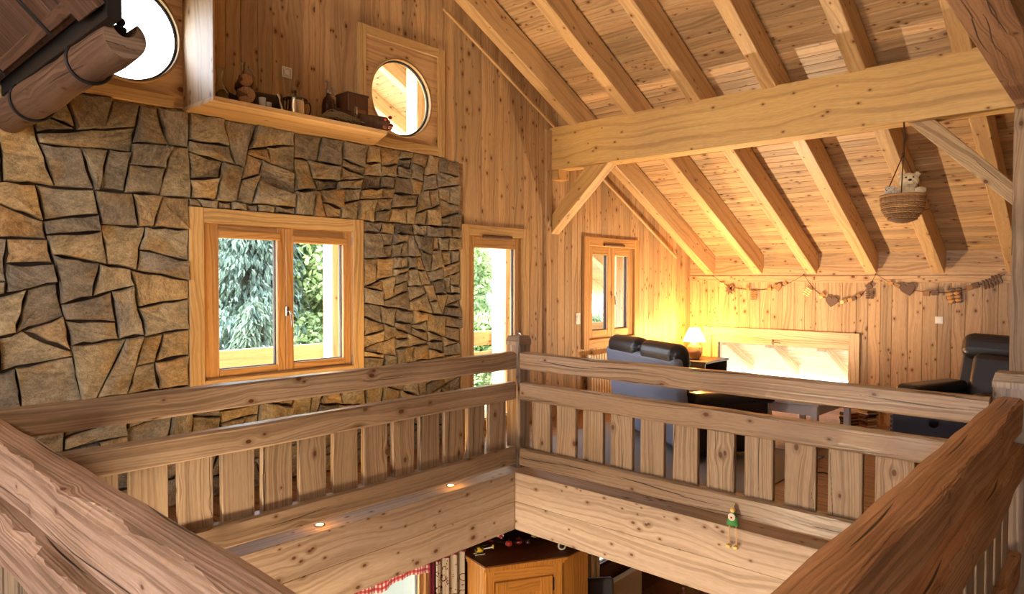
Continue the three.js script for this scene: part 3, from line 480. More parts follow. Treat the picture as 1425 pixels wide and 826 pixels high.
{
  const a = [1.03, 2.575, -4.99], b = [1.09, 2.65, -3.27], L = dist(a, b), r = 0.088;
  const g = thing('log_gutter', 'hollowed log gutter hung in iron straps under the canopy roof', 'gutter', a);
  const sh = new THREE.Shape(); sh.absarc(0, 0, r, Math.PI / 2 + 0.62, Math.PI / 2 - 0.62 + Math.PI * 2, false); sh.absarc(0, r * 0.6, r * 0.56, -0.05, Math.PI + 0.05, true);
  const wobble = (geo) => { const p = geo.attributes.position; for (let i = 0; i < p.count; i++) { const x = p.getX(i), y = p.getY(i), z = p.getZ(i), th = Math.atan2(y, x), k = 1 + 0.05 * Math.sin(z * 6 + th * 2) + 0.03 * Math.sin(z * 15 + th * 3) + 0.16 * (1 - z / L); geo.attributes.uv.setXY(i, z, th * r); p.setXYZ(i, x * k, y * k, z); } geo.computeVertexNormals(); return geo; };
  const aim = (geo) => { const Z = V(b[0] - a[0], b[1] - a[1], b[2] - a[2]).normalize(), X = new THREE.Vector3().crossVectors(V(0, 1, 0), Z).normalize(), Y = new THREE.Vector3().crossVectors(Z, X); return basis(geo, [0, 0, 0], X.toArray(), Y.toArray(), Z.toArray()); };
  const body = new THREE.ExtrudeGeometry(sh, { depth: L, steps: 24, bevelEnabled: false, curveSegments: 22 });
  mesh('log', aim(toCreasedNormals(wobble(body), 0.7)), M.log, g);
  mesh('sawn_end', aim(mv(new THREE.ExtrudeGeometry(sh, { depth: 0.004, bevelEnabled: false, curveSegments: 22 }).scale(0.985, 0.985, 1), 0, 0, L)), M.logEnd, g);
  for (const z of [0.42, 1.3]) mesh('strap', aim(mv(new THREE.TorusGeometry(r * 1.09 + 0.016 * (1 - z / L), 0.008, 8, 40, Math.PI * 1.5).rotateZ(Math.PI * 0.75), 0, 0, z)), M.iron, g);
  const bird = thing('bird_figure', 'small dark bird figure sitting in the open end of the gutter', 'figurine', [1.092, 2.668, -3.36]);
  mesh('body', join(ball(0.034, 0, 0.034, 0, 0.8, 0.85, 1.3), ball(0.02, 0, 0.068, 0.03), new THREE.ConeGeometry(0.007, 0.026, 8).rotateX(1.5).translate(0, 0.068, 0.058)), plain(0x23242c, 0.7), bird);
  mesh('tail', box(-0.012, 0.03, -0.09, 0.012, 0.042, -0.03, 0.003, 'z').rotateX(-0.15), plain(0x23242c, 0.7), bird); mesh('wing', join(ball(0.026, 0.024, 0.04, -0.01, 0.3, 0.7, 1.5), ball(0.026, -0.024, 0.04, -0.01, 0.3, 0.7, 1.5)), plain(0x2a2c36, 0.7), bird);
}

// ---------------------------------------------------------------- shelf and what stands on it
const ST = 2.812;
{
  const s = thing('shelf', 'deep wooden shelf above the stone wall with an upright end panel', 'shelf', [2.7, 2.78, -5]);
  mesh('board', basis(slab([[-0.67, -0.5], [0.745, -0.5], [0.965, 0], [-0.67, 0]].map((p) => [p[0], -p[1]]).reverse(), 0.031, 0.002, 'x'), [0, 0, 0], [1, 0, 0], [0, 0, 1], [0, -1, 0]).translate(0, 0.031, 0), wood('beam', 0xe4c08a, 0.55), s);
  mesh('end_panel', box(-0.67, 0.032, 0.0, -0.657, 1.15, 0.5, 0.003, 'y'), M.wall[1], s);
  // outlet
  const o = thing('wall_outlet', 'white square power outlet on boards above the shelf', 'outlet', [...pix(398.5, 101, 'z', -4.998)]);
  mesh('plate', rbox(0, 0, 0.006, 0.085, 0.085, 0.012, 0.004), M.white, o); mesh('socket', mv(lathe([[0, 0], [0.02, 0], [0.024, 0.008], [0.026, 0.008], [0.026, 0]], 24).rotateX(Math.PI / 2), 0, 0, 0.011), plain(0xd9d6cd, 0.5), o); mesh('frame_line', join(rbox(0, 0.03, 0.012, 0.062, 0.003, 0.002, 0.0009), rbox(0, -0.03, 0.012, 0.062, 0.003, 0.002, 0.0009), rbox(0.03, 0, 0.012, 0.003, 0.062, 0.002, 0.0009), rbox(-0.03, 0, 0.012, 0.003, 0.062, 0.002, 0.0009)), plain(0x9b978d, 0.6), o);
  // carafe
  const at = (px, z) => { const p = pix(px, 140, 'z', z); return [p[0], ST, z]; };
  const ca = thing('glass_carafe', 'clear glass carafe with handle at the shelf end', 'carafe', at(306, -4.62));
  mesh('body', lathe([[0, 0], [0.06, 0], [0.068, 0.02], [0.064, 0.06], [0.04, 0.1], [0.022, 0.13], [0.02, 0.2], [0.028, 0.225], [0.024, 0.225], [0.017, 0.2], [0.018, 0.132], [0.036, 0.098], [0.059, 0.06], [0.062, 0.02], [0.055, 0.006], [0, 0.006]]), M.jarGlass, ca); mesh('handle', tube([[-0.02, 0.19, 0], [-0.055, 0.185, 0], [-0.065, 0.13, 0], [-0.045, 0.095, 0]], 0.005), M.jarGlass, ca);
  const siphon = (px, z, label, h, mat) => { const b = thing('siphon_bottle', label, 'bottle', at(px, z), 0, undefined), k = h / 0.4; mesh('bottle', lathe([[0, 0], [0.05, 0], [0.054, 0.02], [0.054, 0.19], [0.045, 0.235], [0.02, 0.27], [0.018, 0.29], [0, 0.29]].map((p) => [p[0], p[1] * k])), mat, b); mesh('head', join(mv(lathe([[0, 0], [0.022, 0], [0.024, 0.03], [0.014, 0.05], [0.016, 0.07], [0.01, 0.1], [0, 0.105]], 16), 0, 0.285 * k, 0)), M.steel, b); mesh('spout', tube([[0, 0.33 * k, 0], [0.03, 0.335 * k, 0.01], [0.05, 0.31 * k, 0.016], [0.056, 0.29 * k, 0.018]], 0.007), M.steel, b); mesh('lever', tube([[0, 0.375 * k, 0], [-0.02, 0.385 * k, 0], [-0.04, 0.365 * k, 0]], 0.005), M.steel, b); };
  siphon(342, -4.86, 'pale green siphon bottle behind the stacked firewood', 0.4, M.greenGlass);
  siphon(457, -4.82, 'dark brown siphon bottle beside the wooden box', 0.4, plain(0x3a2015, 0.2));
  // firewood
  const lg = (name, label, pos, r, L, rot, mat, tilt = 0) => { const t = thing(name, label, 'log', pos, rot, 'firewood on the shelf'); const g2 = new THREE.CylinderGeometry(r, r * 1.06, L, 9, 4); g2.rotateX(Math.PI / 2); fuzz(g2, r * 0.12, 30, pos[0]); g2.translate(0, r * 0.98, 0); mesh('bark', g2.toNonIndexed(), mat, t); const e = new THREE.CylinderGeometry(r * 0.9, r * 0.9, 0.006, 9).rotateX(Math.PI / 2).translate(0, r * 0.98, L / 2 + 0.001); mesh('cut_end', e, wood('old', 0xc79a70, 0.8), t); const e2 = e.clone().translate(0, 0, -L - 0.002); mesh('cut_end', e2, wood('old', 0xc79a70, 0.8), t); t.rotation.z = tilt; return t; };
  const bark = wood('old', 0x7d5a42, 0.9);
  lg('firewood_log', 'lower round firewood log with pale cut end beside the carafe', at(344, -4.66), 0.065, 0.24, -0.5, bark);
  lg('firewood_log', 'upper split firewood log resting on another log', [at(340, -4.68)[0], ST + 0.122, -4.68], 0.05, 0.22, -0.35, bark);
  lg('firewood_log', 'thin firewood log lying behind the carafe', at(319, -4.8), 0.06, 0.2, -0.9, bark);
  const end = lg('firewood_log', 'dark angular firewood block at the porthole end of the shelf', [3.36, ST, -4.6], 0.062, 0.26, 1.15, wood('old', 0x6a4a34, 0.9));
  // leaning dark picture, candle glasses
  const pf = thing('picture_frame', 'dark leaning picture between firewood and metal pot', 'picture', at(377, -4.74), -0.12); mesh('frame', rbox(0, 0.085, 0, 0.22, 0.17, 0.014, 0.004).rotateX(-0.22), plain(0x3a2a20, 0.5), pf); mesh('picture', rbox(0, 0.085, 0.008, 0.19, 0.14, 0.004, 0.0015).rotateX(-0.22), plain(0x24221f, 0.25), pf);
  for (const [px, z, h, l] of [[365, -4.53, 0.06, 'taller small white candle glass before the dark picture'], [373, -4.53, 0.035, 'lower small white candle glass before the dark picture']]) { const c = thing('candle_glass', l, 'candle', at(px, z)); mesh('glass', lathe([[0, 0], [0.022, 0], [0.025, h], [0.022, h], [0.02, 0.005], [0, 0.005]], 18), plain(0x8f8a86, 0.3), c); mesh('wax', lathe([[0, 0.006], [0.019, 0.006], [0.02, h * 0.8], [0, h * 0.8]], 16), plain(0xa8a298, 0.6), c); }
  // pot
  const pot = thing('metal_pot', 'shiny metal coffee pot with swan spout and lid', 'pot', at(411, -4.64), -0.3);
  mesh('body', lathe([[0, 0], [0.066, 0], [0.072, 0.01], [0.07, 0.06], [0.066, 0.115], [0.07, 0.125], [0.064, 0.125], [0.06, 0.112], [0, 0.112]], 36), M.chrome, pot);
  mesh('lid', lathe([[0, 0.165], [0.008, 0.163], [0.02, 0.155], [0.06, 0.143], [0.088, 0.132], [0.09, 0.124], [0, 0.124]], 36), plain(0x8d8378, 0.18, 1), pot); mesh('knob', lathe([[0, 0.2], [0.01, 0.198], [0.012, 0.185], [0.006, 0.17], [0.006, 0.16], [0, 0.16]], 16), plain(0x2b211b, 0.4), pot);
  mesh('spout', tube([[-0.06, 0.03, 0], [-0.09, 0.04, 0], [-0.105, 0.075, 0], [-0.118, 0.13, 0], [-0.128, 0.15, 0]], 0.011), M.chrome, pot); mesh('handle', tube([[0.066, 0.11, 0], [0.1, 0.115, 0], [0.112, 0.07, 0], [0.1, 0.03, 0], [0.068, 0.02, 0]], 0.006), plain(0x2b211b, 0.4), pot);
  // box
  const wb = thing('wooden_box', 'tall brown wooden box against the porthole frame', 'box', [3.36, ST, -4.86]);
  mesh('case', box(-0.1, 0, -0.09, 0.1, 0.31, 0.09, 0.006, 'y'), wood('fine', 0x6b452c, 0.6), wb); mesh('lid', box(-0.104, 0.31, -0.094, 0.104, 0.33, 0.094, 0.006), wood('fine', 0x5e3b26, 0.6), wb); mesh('label_strip', box(-0.03, 0.17, 0.09, 0.07, 0.2, 0.093, 0.001), wood('fine', 0x9a6c44, 0.6), wb);
  const wb2 = thing('wooden_crate', 'low dark wooden crate behind the dried grass', 'box', [3.12, ST, -4.7]); mesh('case', box(-0.08, 0, -0.05, 0.08, 0.13, 0.05, 0.005), wood('fine', 0x55351f, 0.6), wb2); mesh('rim', box(-0.085, 0.125, -0.055, 0.085, 0.14, 0.055, 0.004), wood('fine', 0x4b2e1b, 0.6), wb2);
  // dried grass
  const dg = thing('dried_grass', 'sheaf of dried pale grass lying along the shelf edge', 'dried grass', [3.02, ST, -4.6]); const q = rng(33), bl = [];
  for (let i = 0; i < 46; i++) { const a = q() * 0.3 - 0.15, L = 0.2 + q() * 0.2, x0 = -0.16 + q() * 0.04, z = (q() - 0.5) * 0.05, y = 0.004 + q() * 0.03; bl.push(tube([[x0, y, z], [x0 + L * 0.5, y + 0.03 + q() * 0.04, z + a * 0.12], [x0 + L, y + q() * 0.05, z + a * 0.3]], 0.0016, 6, 4)); }
  mesh('blades', join(...bl), plain(0x9c8c68, 0.8), dg); dg.children[0].userData.kind = 'stuff';
  const va = thing('glass_vase', 'small clear glass bud vase beside the dried grass', 'vase', [3.2, ST, -4.58]); mesh('body', lathe([[0, 0], [0.045, 0], [0.05, 0.02], [0.03, 0.055], [0.014, 0.075], [0.012, 0.15], [0.017, 0.16], [0.014, 0.16], [0.009, 0.148], [0.01, 0.078], [0.026, 0.054], [0.044, 0.02], [0.04, 0.005], [0, 0.005]]), M.jarGlass, va); mesh('foot', lathe([[0, -0.001], [0.046, -0.001], [0.046, 0.004], [0, 0.004]]), M.jarGlass, va);
  // berries
  const be = thing('berry_sprig', 'sprig of dark red berries and blossoms at the shelf corner', 'flowers', [3.455, ST, -4.53]), bc = [0x6d1419, 0x8a1d20, 0xa5302a]; const stems = [];
  for (let i = 0; i < 16; i++) { const a = q() * 6.28, rr2 = 0.012 + q() * 0.045, y = 0.012 + q() * 0.11, p = [Math.cos(a) * rr2 + 0.01, y, Math.sin(a) * rr2]; mesh('berry', ball(0.0125 + q() * 0.005, ...p, 1, 0.9, 1, 10), plain(bc[i % 3], 0.4), be); stems.push(tube([[0, 0.003, 0], [p[0] * 0.5, y * 0.6, p[2] * 0.5], p], 0.0015, 5, 4)); }
  mesh('stems', join(...stems), plain(0x4a3a22, 0.8), be); for (const [x, y, z] of [[-0.03, 0.02, 0.02], [0.015, 0.02, 0.035]]) { const pet = []; for (let k = 0; k < 6; k++) pet.push(ball(0.012, 0.012, 0, 0, 1, 0.35, 0.6, 8).rotateZ(0.6).rotateY(k * 1.047)); mesh('blossom', join(...pet).rotateX(1.1).translate(x, y, z), plain(0xb06a3c, 0.6), be); }
  mesh('leaf', ball(0.03, -0.035, 0.05, -0.01, 0.8, 1.1, 0.2, 10), plain(0x2c3a28, 0.7), be);
}

// ---------------------------------------------------------------- hanging basket with soft toys
{
  const cx = 6.18, cz = pix(1256, 290, 'x', 6.18)[2], yT = 2.285, H0 = 0.215, Rr = 0.164;
  const b = thing('wicker_basket', 'hanging wicker basket on cords below the purlin', 'basket', [cx, yT - H0, cz]);
  const prof = (t) => Rr * Math.pow(Math.max(0, 1 - Math.pow(1 - t, 2.4)), 0.5) * (1 - 0.04 * t);
  const wk = [plain(0xa67c4e, 0.75), plain(0x8a6540, 0.75), plain(0xb58d5e, 0.75)];
  for (let k = 0; k < 15; k++) { const t = 0.03 + k / 14.4, pts = [], n = 44; for (let i = 0; i < n; i++) { const a = i / n * Math.PI * 2, r = prof(Math.min(1, t)) + 0.0035 * (i % 2 ? 1 : -1) * (k % 2 ? 1 : -1); pts.push(V(Math.cos(a) * r, t * H0 * 0.97, Math.sin(a) * r)); } mesh('weave_strand', new THREE.TubeGeometry(new THREE.CatmullRomCurve3(pts, true), 88, 0.0062, 5, true), wk[k % 3], b); }
  for (let k = 0; k < 22; k++) { const a = (k + 0.25) / 22 * Math.PI * 2, pts = []; for (let t = 0; t <= 1.001; t += 0.125) pts.push([Math.cos(a) * prof(t), t * H0, Math.sin(a) * prof(t)]); mesh('stake', tube(pts, 0.0042, 12, 5), wk[1], b); }
  mesh('rim', new THREE.TorusGeometry(Rr * 0.965, 0.011, 8, 48).rotateX(Math.PI / 2).translate(0, H0, 0), wk[0], b);
  mesh('base_disc', lathe([[0, 0.002], [0.05, 0.003], [0.11, 0.025], [0.11, 0.03], [0, 0.012]], 24), wk[1], b);
  mesh('loose_end', tube([[0.12, 0.1, 0.1], [0.14, 0.11, 0.15], [0.15, 0.115, 0.2]], 0.004), wk[1], b);
  const yk = 2.62 - (yT - H0), top = 2.874 - (yT - H0); const rope = plain(0x4a2c1c, 0.9);
  for (const a of [0.9, 2.99, 5.09]) mesh('cord', tube([[Math.cos(a) * Rr * 0.97, H0, Math.sin(a) * Rr * 0.97], [Math.cos(a) * 0.06, (H0 + yk) / 2 + 0.04, Math.sin(a) * 0.06], [0, yk, 0]], 0.0045, 14, 6), rope, b);
  mesh('cord', join(tube([[0, yk, 0], [0.004, (yk + top) / 2, 0.004], [0, top, 0]], 0.007, 14, 6), ball(0.012, 0, yk, 0)), rope, b); mesh('hook', tube([[0, top - 0.03, 0], [0.01, top - 0.015, 0], [0, top, 0]], 0.004), M.iron, b);
  // soft toys, facing the viewer
  const face = Math.atan2(-cx, -cz);
  const fur = [plain(0xd9c9a8, 0.95), plain(0xc9c3b8, 0.95)];
  function bear(label, pos, k, mat, sit, turn) {
    const t = thing('teddy_bear', label, 'soft toy', pos, face + turn, 'soft toys in the hanging basket'); const g = join(ball(0.075, 0, 0.07, 0, 1, 1.05, 0.9, 24), ball(0.07, 0, 0.185, 0.01, 1.08, 0.95, 0.98, 24), ball(0.024, 0.06, 0.235, 0), ball(0.024, -0.06, 0.235, 0), ball(0.036, 0, 0.17, 0.06, 1, 0.8, 0.8), ball(0.036, 0.082, 0.1, 0.035, 1.25, 0.8, 1), ball(0.036, -0.082, 0.1, 0.035, 1.25, 0.8, 1), ball(0.04, 0.05, 0.03, 0.05), ball(0.04, -0.05, 0.03, 0.05));
    mesh('body', fuzz(g.scale(k, k, k), 0.004 * k, 160 / k, k), mat, t); const dk = plain(0x1c1612, 0.3);
    mesh('nose', ball(0.012 * k, 0, 0.182 * k, 0.092 * k, 1.2, 0.8, 0.7, 10), dk, t); for (const s of [-1, 1]) mesh('eye', ball(0.008 * k, s * 0.026 * k, 0.207 * k, 0.07 * k, 1, 1, 1, 8), dk, t); return t;
  }
  const rt = [Math.cos(rad(47.78)), Math.sin(rad(47.78))];
  bear('large cream teddy bear sitting in the hanging basket', [cx + rt[0] * 0.045, yT - 0.055, cz + rt[1] * 0.045], 0.95, fur[0], true, 0.1);
  bear('small white toy bear leaning over the basket rim', [cx - rt[0] * 0.105, yT - 0.05, cz - rt[1] * 0.105], 0.5, fur[1], true, -0.5);
  bear('tiny white toy bear between the two other bears in the basket', [cx - rt[0] * 0.05 - 0.05, yT - 0.05, cz - rt[1] * 0.05], 0.35, fur[1], true, 0.2);
}

// ---------------------------------------------------------------- garland on the eave wall
{
  const g = thing('garland', 'string garland of wooden hearts, blocks and leaves on the eave wall', 'garland', [WX - 0.03, 1.4, -2.8]), gx = WX - 0.012;
  const G = (px, py, d = 0) => { const p = pix(px, py, 'x', gx); return [p[0] - (WX - 0.03) - d, p[1] - 1.4, p[2] + 2.8]; };
  const run = [[[993, 384], [1010, 396], [1032, 402], [1060, 403], [1090, 397], [1105, 390], [1119, 382]], [[1119, 382], [1132, 401], [1150, 415], [1172, 420], [1195, 412], [1210, 397], [1219, 381]], [[1219, 381], [1240, 394], [1262, 402], [1292, 406], [1325, 406], [1360, 397], [1398, 382]]];
  const cordM = plain(0x6b4426, 0.9), hm = [plain(0x9a7248, 0.7), plain(0x6b5142, 0.75), plain(0xc08c4c, 0.6), plain(0xe0c283, 0.6)];
  for (const r of run) mesh('cord', tube(r.map((p) => G(...p)), 0.004, 40, 5), cordM, g);
  const toG = (geo, px, py, rot = 0) => { const p = G(px, py, 0.012); return basis(geo.rotateZ(rot), p, [0, 0, 1], [0, 1, 0], [-1, 0, 0]); };
  const heart = (s) => { const h = new THREE.Shape(); h.moveTo(0, -s); h.bezierCurveTo(-s * 0.5, -s * 0.5, -s * 1.25, -s * 0.05, -s * 0.95, s * 0.5); h.bezierCurveTo(-s * 0.7, s * 0.95, -s * 0.15, s * 0.85, 0, s * 0.4); h.bezierCurveTo(s * 0.15, s * 0.85, s * 0.7, s * 0.95, s * 0.95, s * 0.5); h.bezierCurveTo(s * 1.25, -s * 0.05, s * 0.5, -s * 0.5, 0, -s); return new THREE.ExtrudeGeometry(h, { depth: 0.014, bevelEnabled: true, bevelSize: 0.003, bevelThickness: 0.003, bevelSegments: 2, curveSegments: 10 }); };
  const star = (s) => { const h = new THREE.Shape(); for (let i = 0; i < 14; i++) { const a = i / 14 * 6.283, r = i % 2 ? s * 0.5 : s; i ? h.lineTo(Math.cos(a) * r, Math.sin(a) * r) : h.moveTo(r, 0); } return new THREE.ExtrudeGeometry(h, { depth: 0.016, bevelEnabled: false }); };
  for (const [px, py, s, r, m] of [[1083, 399, 0.055, 0.2, 0], [1158, 419, 0.075, -0.15, 1], [1264, 402, 0.08, 0.25, 1]]) mesh('heart', toG(heart(s), px, py, r), hm[m], g);
  for (const [px, py, s, m] of [[1016, 403, 0.075, 1], [1019, 400, 0.05, 0], [1240, 394, 0.04, 2]]) mesh('flower', toG(star(s), px, py, px), hm[m], g);
  for (const [px, py, s, r, m] of [[1007, 395, 0.045, 0.2, 3], [1042, 402, 0.05, 0.1, 2], [1072, 402, 0.055, 0.15, 2], [1094, 394, 0.04, 0.5, 0], [1146, 410, 0.05, 0.5, 2], [1144, 413, 0.045, 0.4, 3], [1173, 420, 0.05, 0.1, 3], [1177, 418, 0.05, 0.25, 0], [1184, 417, 0.052, 0.3, 2], [1189, 415, 0.05, 0.35, 1], [1196, 411, 0.05, 0.5, 0], [1210, 398, 0.07, 0.5, 1], [1250, 397, 0.06, -0.5, 0], [1290, 408, 0.07, 0, 0], [1302, 407, 0.07, 0.05, 1], [1350, 400, 0.06, 0.25, 0], [1358, 397, 0.07, 0.3, 1]]) mesh('block', toG(rbox(0, 0, 0.01, s, s * 0.9, 0.03, 0.004), px, py, r), hm[m], g);
  const leaf = (n, s) => { const a = []; for (let i = 0; i < n; i++) for (const k of [-1, 1]) a.push(ball(s, k * s * 0.9, -i * s * 1.1, 0.008, 1, 0.55, 0.3, 8).rotateZ(0)); return join(...a); };
  for (const [px, py, n, s, r, m] of [[1050, 405, 5, 0.026, 0, 0], [1127, 402, 4, 0.026, -0.6, 3], [1211, 405, 4, 0.026, 0, 1], [1330, 402, 5, 0.034, 0.1, 1], [1327, 408, 3, 0.04, 0.2, 2], [1370, 396, 3, 0.03, 1.9, 1], [1383, 390, 3, 0.03, 1.9, 1]]) mesh('leaf_sprig', toG(leaf(n, s), px, py, r), hm[m], g);
  for (const [px, py] of [[1119, 382], [1219, 381], [1398, 382], [993, 384]]) mesh('nail', toG(lathe([[0, 0], [0.005, 0], [0.005, 0.02], [0, 0.022]], 8).rotateX(Math.PI / 2), px, py), M.iron, g);
  const sw = thing('light_switch', 'white square light switch on the eave wall right of the low window', 'switch', pix(1307, 445, 'x', WX)); mesh('plate', rbox(-0.005, 0, 0, 0.01, 0.085, 0.085, 0.004), M.white, sw); mesh('rocker', rbox(-0.012, 0, 0, 0.008, 0.06, 0.06, 0.003).rotateZ(0.04), M.white, sw);
  const sw2 = thing('light_switch', 'white light switch beside the small double window', 'switch', pix(804, 443, 'z', -4.998)); mesh('plate', rbox(0, 0, 0.005, 0.08, 0.14, 0.01, 0.004), M.white, sw2); mesh('rocker', rbox(0, 0, 0.012, 0.055, 0.06, 0.008, 0.003), M.white, sw2);
}

// ---------------------------------------------------------------- sitting corner
function radiator(name, label, pos, W, Hh, n, mat) {
  const t = thing(name, label, 'radiator', pos); const w = W / n;
  for (let i = 0; i < n; i++) mesh('column', rbox(-W / 2 + (i + 0.5) * w, Hh / 2 + 0.1, 0, w * 0.8, Hh - 0.06, 0.07, 0.012), mat, t);
  for (const y of [0.14, Hh + 0.05]) mesh('header', rbox(0, y, 0, W, 0.035, 0.045, 0.015), mat, t);
  for (const x of [-W * 0.35, W * 0.35]) mesh('foot', rbox(x, 0.05, 0, 0.03, 0.1, 0.06, 0.006), mat, t);
  mesh('valve', lathe([[0, 0], [0.02, 0], [0.022, 0.05], [0.016, 0.06], [0, 0.06]], 14).rotateZ(Math.PI / 2).translate(-W / 2 + 0.01, Hh + 0.05, 0.01), M.white, t); return t;
}
radiator('radiator', 'cream column radiator below the small double window', [7.42, 0, -4.93], 1.15, 0.62, 20, plain(0xd8c4a4, 0.45));
function armchair(name, label, category, pos, fx, fz, W, seats, mat, back, lean, headR, Hb = 1.0) { // forward direction (fx,fz) on the floor
  const ry = Math.atan2(fx, fz), t = thing(name, label, category, pos, ry), D = 0.88, aw = 0.2, iw = W - 2 * aw; // local +z forward, x across
  mesh('base', rbox(0, 0.19, 0.02, W - 0.06, 0.26, D - 0.12, 0.05), mat, t);
  for (const s of [-1, 1]) { mesh('arm', join(rbox(s * (W / 2 - aw / 2), 0.3, 0.04, aw, 0.48, D - 0.08, 0.06), fuzz(rbox(s * (W / 2 - aw / 2), 0.545, 0.08, aw + 0.04, 0.12, D - 0.02, 0.06), 0.004, 14)), mat, t); for (const z of [-0.3, 0.34]) mesh('foot', lathe([[0, 0], [0.025, 0], [0.03, 0.07], [0, 0.07]], 12).translate(s * (W / 2 - 0.1), 0, z), plain(0x1a1a1c, 0.5), t); }
  const piv = (g) => g.rotateX(-lean).translate(0, 0.1, -D / 2 + 0.1);
  mesh('back_shell', piv(rbox(0, (Hb - 0.14) / 2, -0.02, W - 0.04, Hb - 0.14, 0.1, 0.045)), back, t);
  for (let i = 0; i < seats; i++) {
    const cw = (W - 0.06) / seats, x = -W / 2 + 0.03 + (i + 0.5) * cw, sw2 = iw / seats, xs = -iw / 2 + (i + 0.5) * sw2;
    mesh('seat_cushion', fuzz(rbox(xs, 0.38, 0.1, sw2 - 0.01, 0.18, D - 0.2, 0.07), 0.006, 11), mat, t);
    mesh('back_cushion', piv(fuzz(rbox(xs, Hb * 0.45, 0.1, sw2 - 0.01, Hb * 0.62, 0.16, 0.07), 0.006, 11, i)), mat, t);
    mesh('headrest', piv(fuzz(rbox(x, Hb - 0.16, 0.035, cw - 0.006, headR * 1.75, 0.2, headR * 0.72), 0.006, 16, i)), mat, t);
  } return t;
}
armchair('leather_sofa', 'black leather two seat sofa seen from behind', 'sofa', [6.07, 0.013, -3.22], 0.866, 0.5, 1.42, 2, M.leather, M.leatherBlue, 0.16, 0.15, 0.97);
armchair('recliner', 'black leather recliner armchair beside the purlin post', 'armchair', [7.8, 0, -1.1], -0.93, -0.36, 0.9, 1, M.leather, M.leather, 0.28, 0.15, 1.02);
{ // rug
  const r = thing('rug', 'grey woven rug under the leather sofa', 'rug', [5.5, 0, -3.2]); mesh('pile', rbox(0, 0.006, 0, 2.0, 0.012, 2.3, 0.005), plain(0x8b8a8d, 0.95), r); for (const s of [-1, 1]) mesh('border', rbox(s * 0.97, 0.007, 0, 0.06, 0.014, 2.3, 0.005), plain(0x6f6e72, 0.95), r);
}
{ // side table and lamp
  const p = pix(966, 499, 'z', -4.62), tx = p[0], tz = -4.62, ty = p[1];
  const t = thing('side_table', 'dark side table in the corner under the lamp', 'table', [tx + 0.08, 0, tz + 0.02]); const dk = wood('fine', 0x2c1c14, 0.4);
  mesh('top', box(-0.36, ty - 0.03, -0.3, 0.36, ty, 0.3, 0.004), dk, t); for (const x of [-1, 1]) mesh('side', box(x * 0.34 - 0.012, 0, -0.28, x * 0.34 + 0.012, ty - 0.03, 0.28, 0.002, 'y'), dk, t); mesh('shelf', box(-0.33, ty - 0.3, -0.28, 0.33, ty - 0.28, 0.28, 0.002), dk, t); mesh('back', box(-0.33, 0.03, -0.28, 0.33, ty - 0.03, -0.26, 0.002), dk, t);
  const bk = thing('magazine_pile', 'pile of magazines inside the corner side table', 'magazines', [tx - 0.05, ty - 0.28, tz + 0.1]); for (let i = 0; i < 4; i++) mesh('magazine', rbox(rr(-0.01, 0.01), 0.012 + i * 0.02, 0, 0.3, 0.018, 0.22, 0.004), plain(pick([0xd9a860, 0xe6c58a, 0xc98f4a]), 0.6), bk);
  const l = thing('table_lamp', 'lit table lamp with pleated cream shade and painted pottery base', 'lamp', [tx, ty, tz]), q = rng(5);
  mesh('base', lathe([[0, 0], [0.07, 0], [0.075, 0.01], [0.11, 0.08], [0.115, 0.13], [0.09, 0.19], [0.045, 0.225], [0.03, 0.235], [0.03, 0.245], [0, 0.245]]), plain(0xb98a5c, 0.5), l);
  for (let i = 0; i < 16; i++) { const a = q() * 6.28, y = 0.05 + q() * 0.12; mesh('painted_spot', ball(0.012 + q() * 0.008, Math.cos(a) * 0.108, y, Math.sin(a) * 0.108, 0.5, 1, 0.5, 8), plain(0x5b3420, 0.5), l); }
  const shadeM = new THREE.MeshPhysicalMaterial({ color: 0xfff0d2, roughness: 0.95, transmission: 0.3, thickness: 0, emissive: 0xffd9a0, emissiveIntensity: 0.6, side: THREE.DoubleSide });
  const sh = new THREE.CylinderGeometry(0.075, 0.165, 0.19, 60, 1, true); { const pp = sh.attributes.position; for (let i = 0; i < pp.count; i++) { const a = Math.atan2(pp.getZ(i), pp.getX(i)), k = 1 + 0.025 * Math.sin(a * 30); pp.setX(i, pp.getX(i) * k); pp.setZ(i, pp.getZ(i) * k); } sh.computeVertexNormals(); }
  mesh('shade', sh.translate(0, 0.345, 0), shadeM, l); mesh('stem', lathe([[0, 0.24], [0.008, 0.24], [0.008, 0.3], [0.02, 0.3], [0.02, 0.32], [0, 0.32]], 12), M.steel, l);
  mesh('bulb', ball(0.024, 0, 0.345, 0, 1, 1.2, 1), new THREE.MeshStandardMaterial({ color: 0xffffff, emissive: 0xffc878, emissiveIntensity: 12 }), l);
  mesh('cable', tube([[-0.07, 0.01, 0], [-0.13, 0.06, -0.05], [-0.16, 0.05, -0.12], [-0.2, 0.005, -0.2]], 0.004), plain(0xe8d9a8, 0.5), l);
  const pl = new THREE.PointLight(0xffb45c, 6.5, 0, 2); pl.position.set(0, 0.345, 0); pl.castShadow = true; pl.shadow.radius = 1.2; l.add(pl); pl.name = 'bulb_light';
}
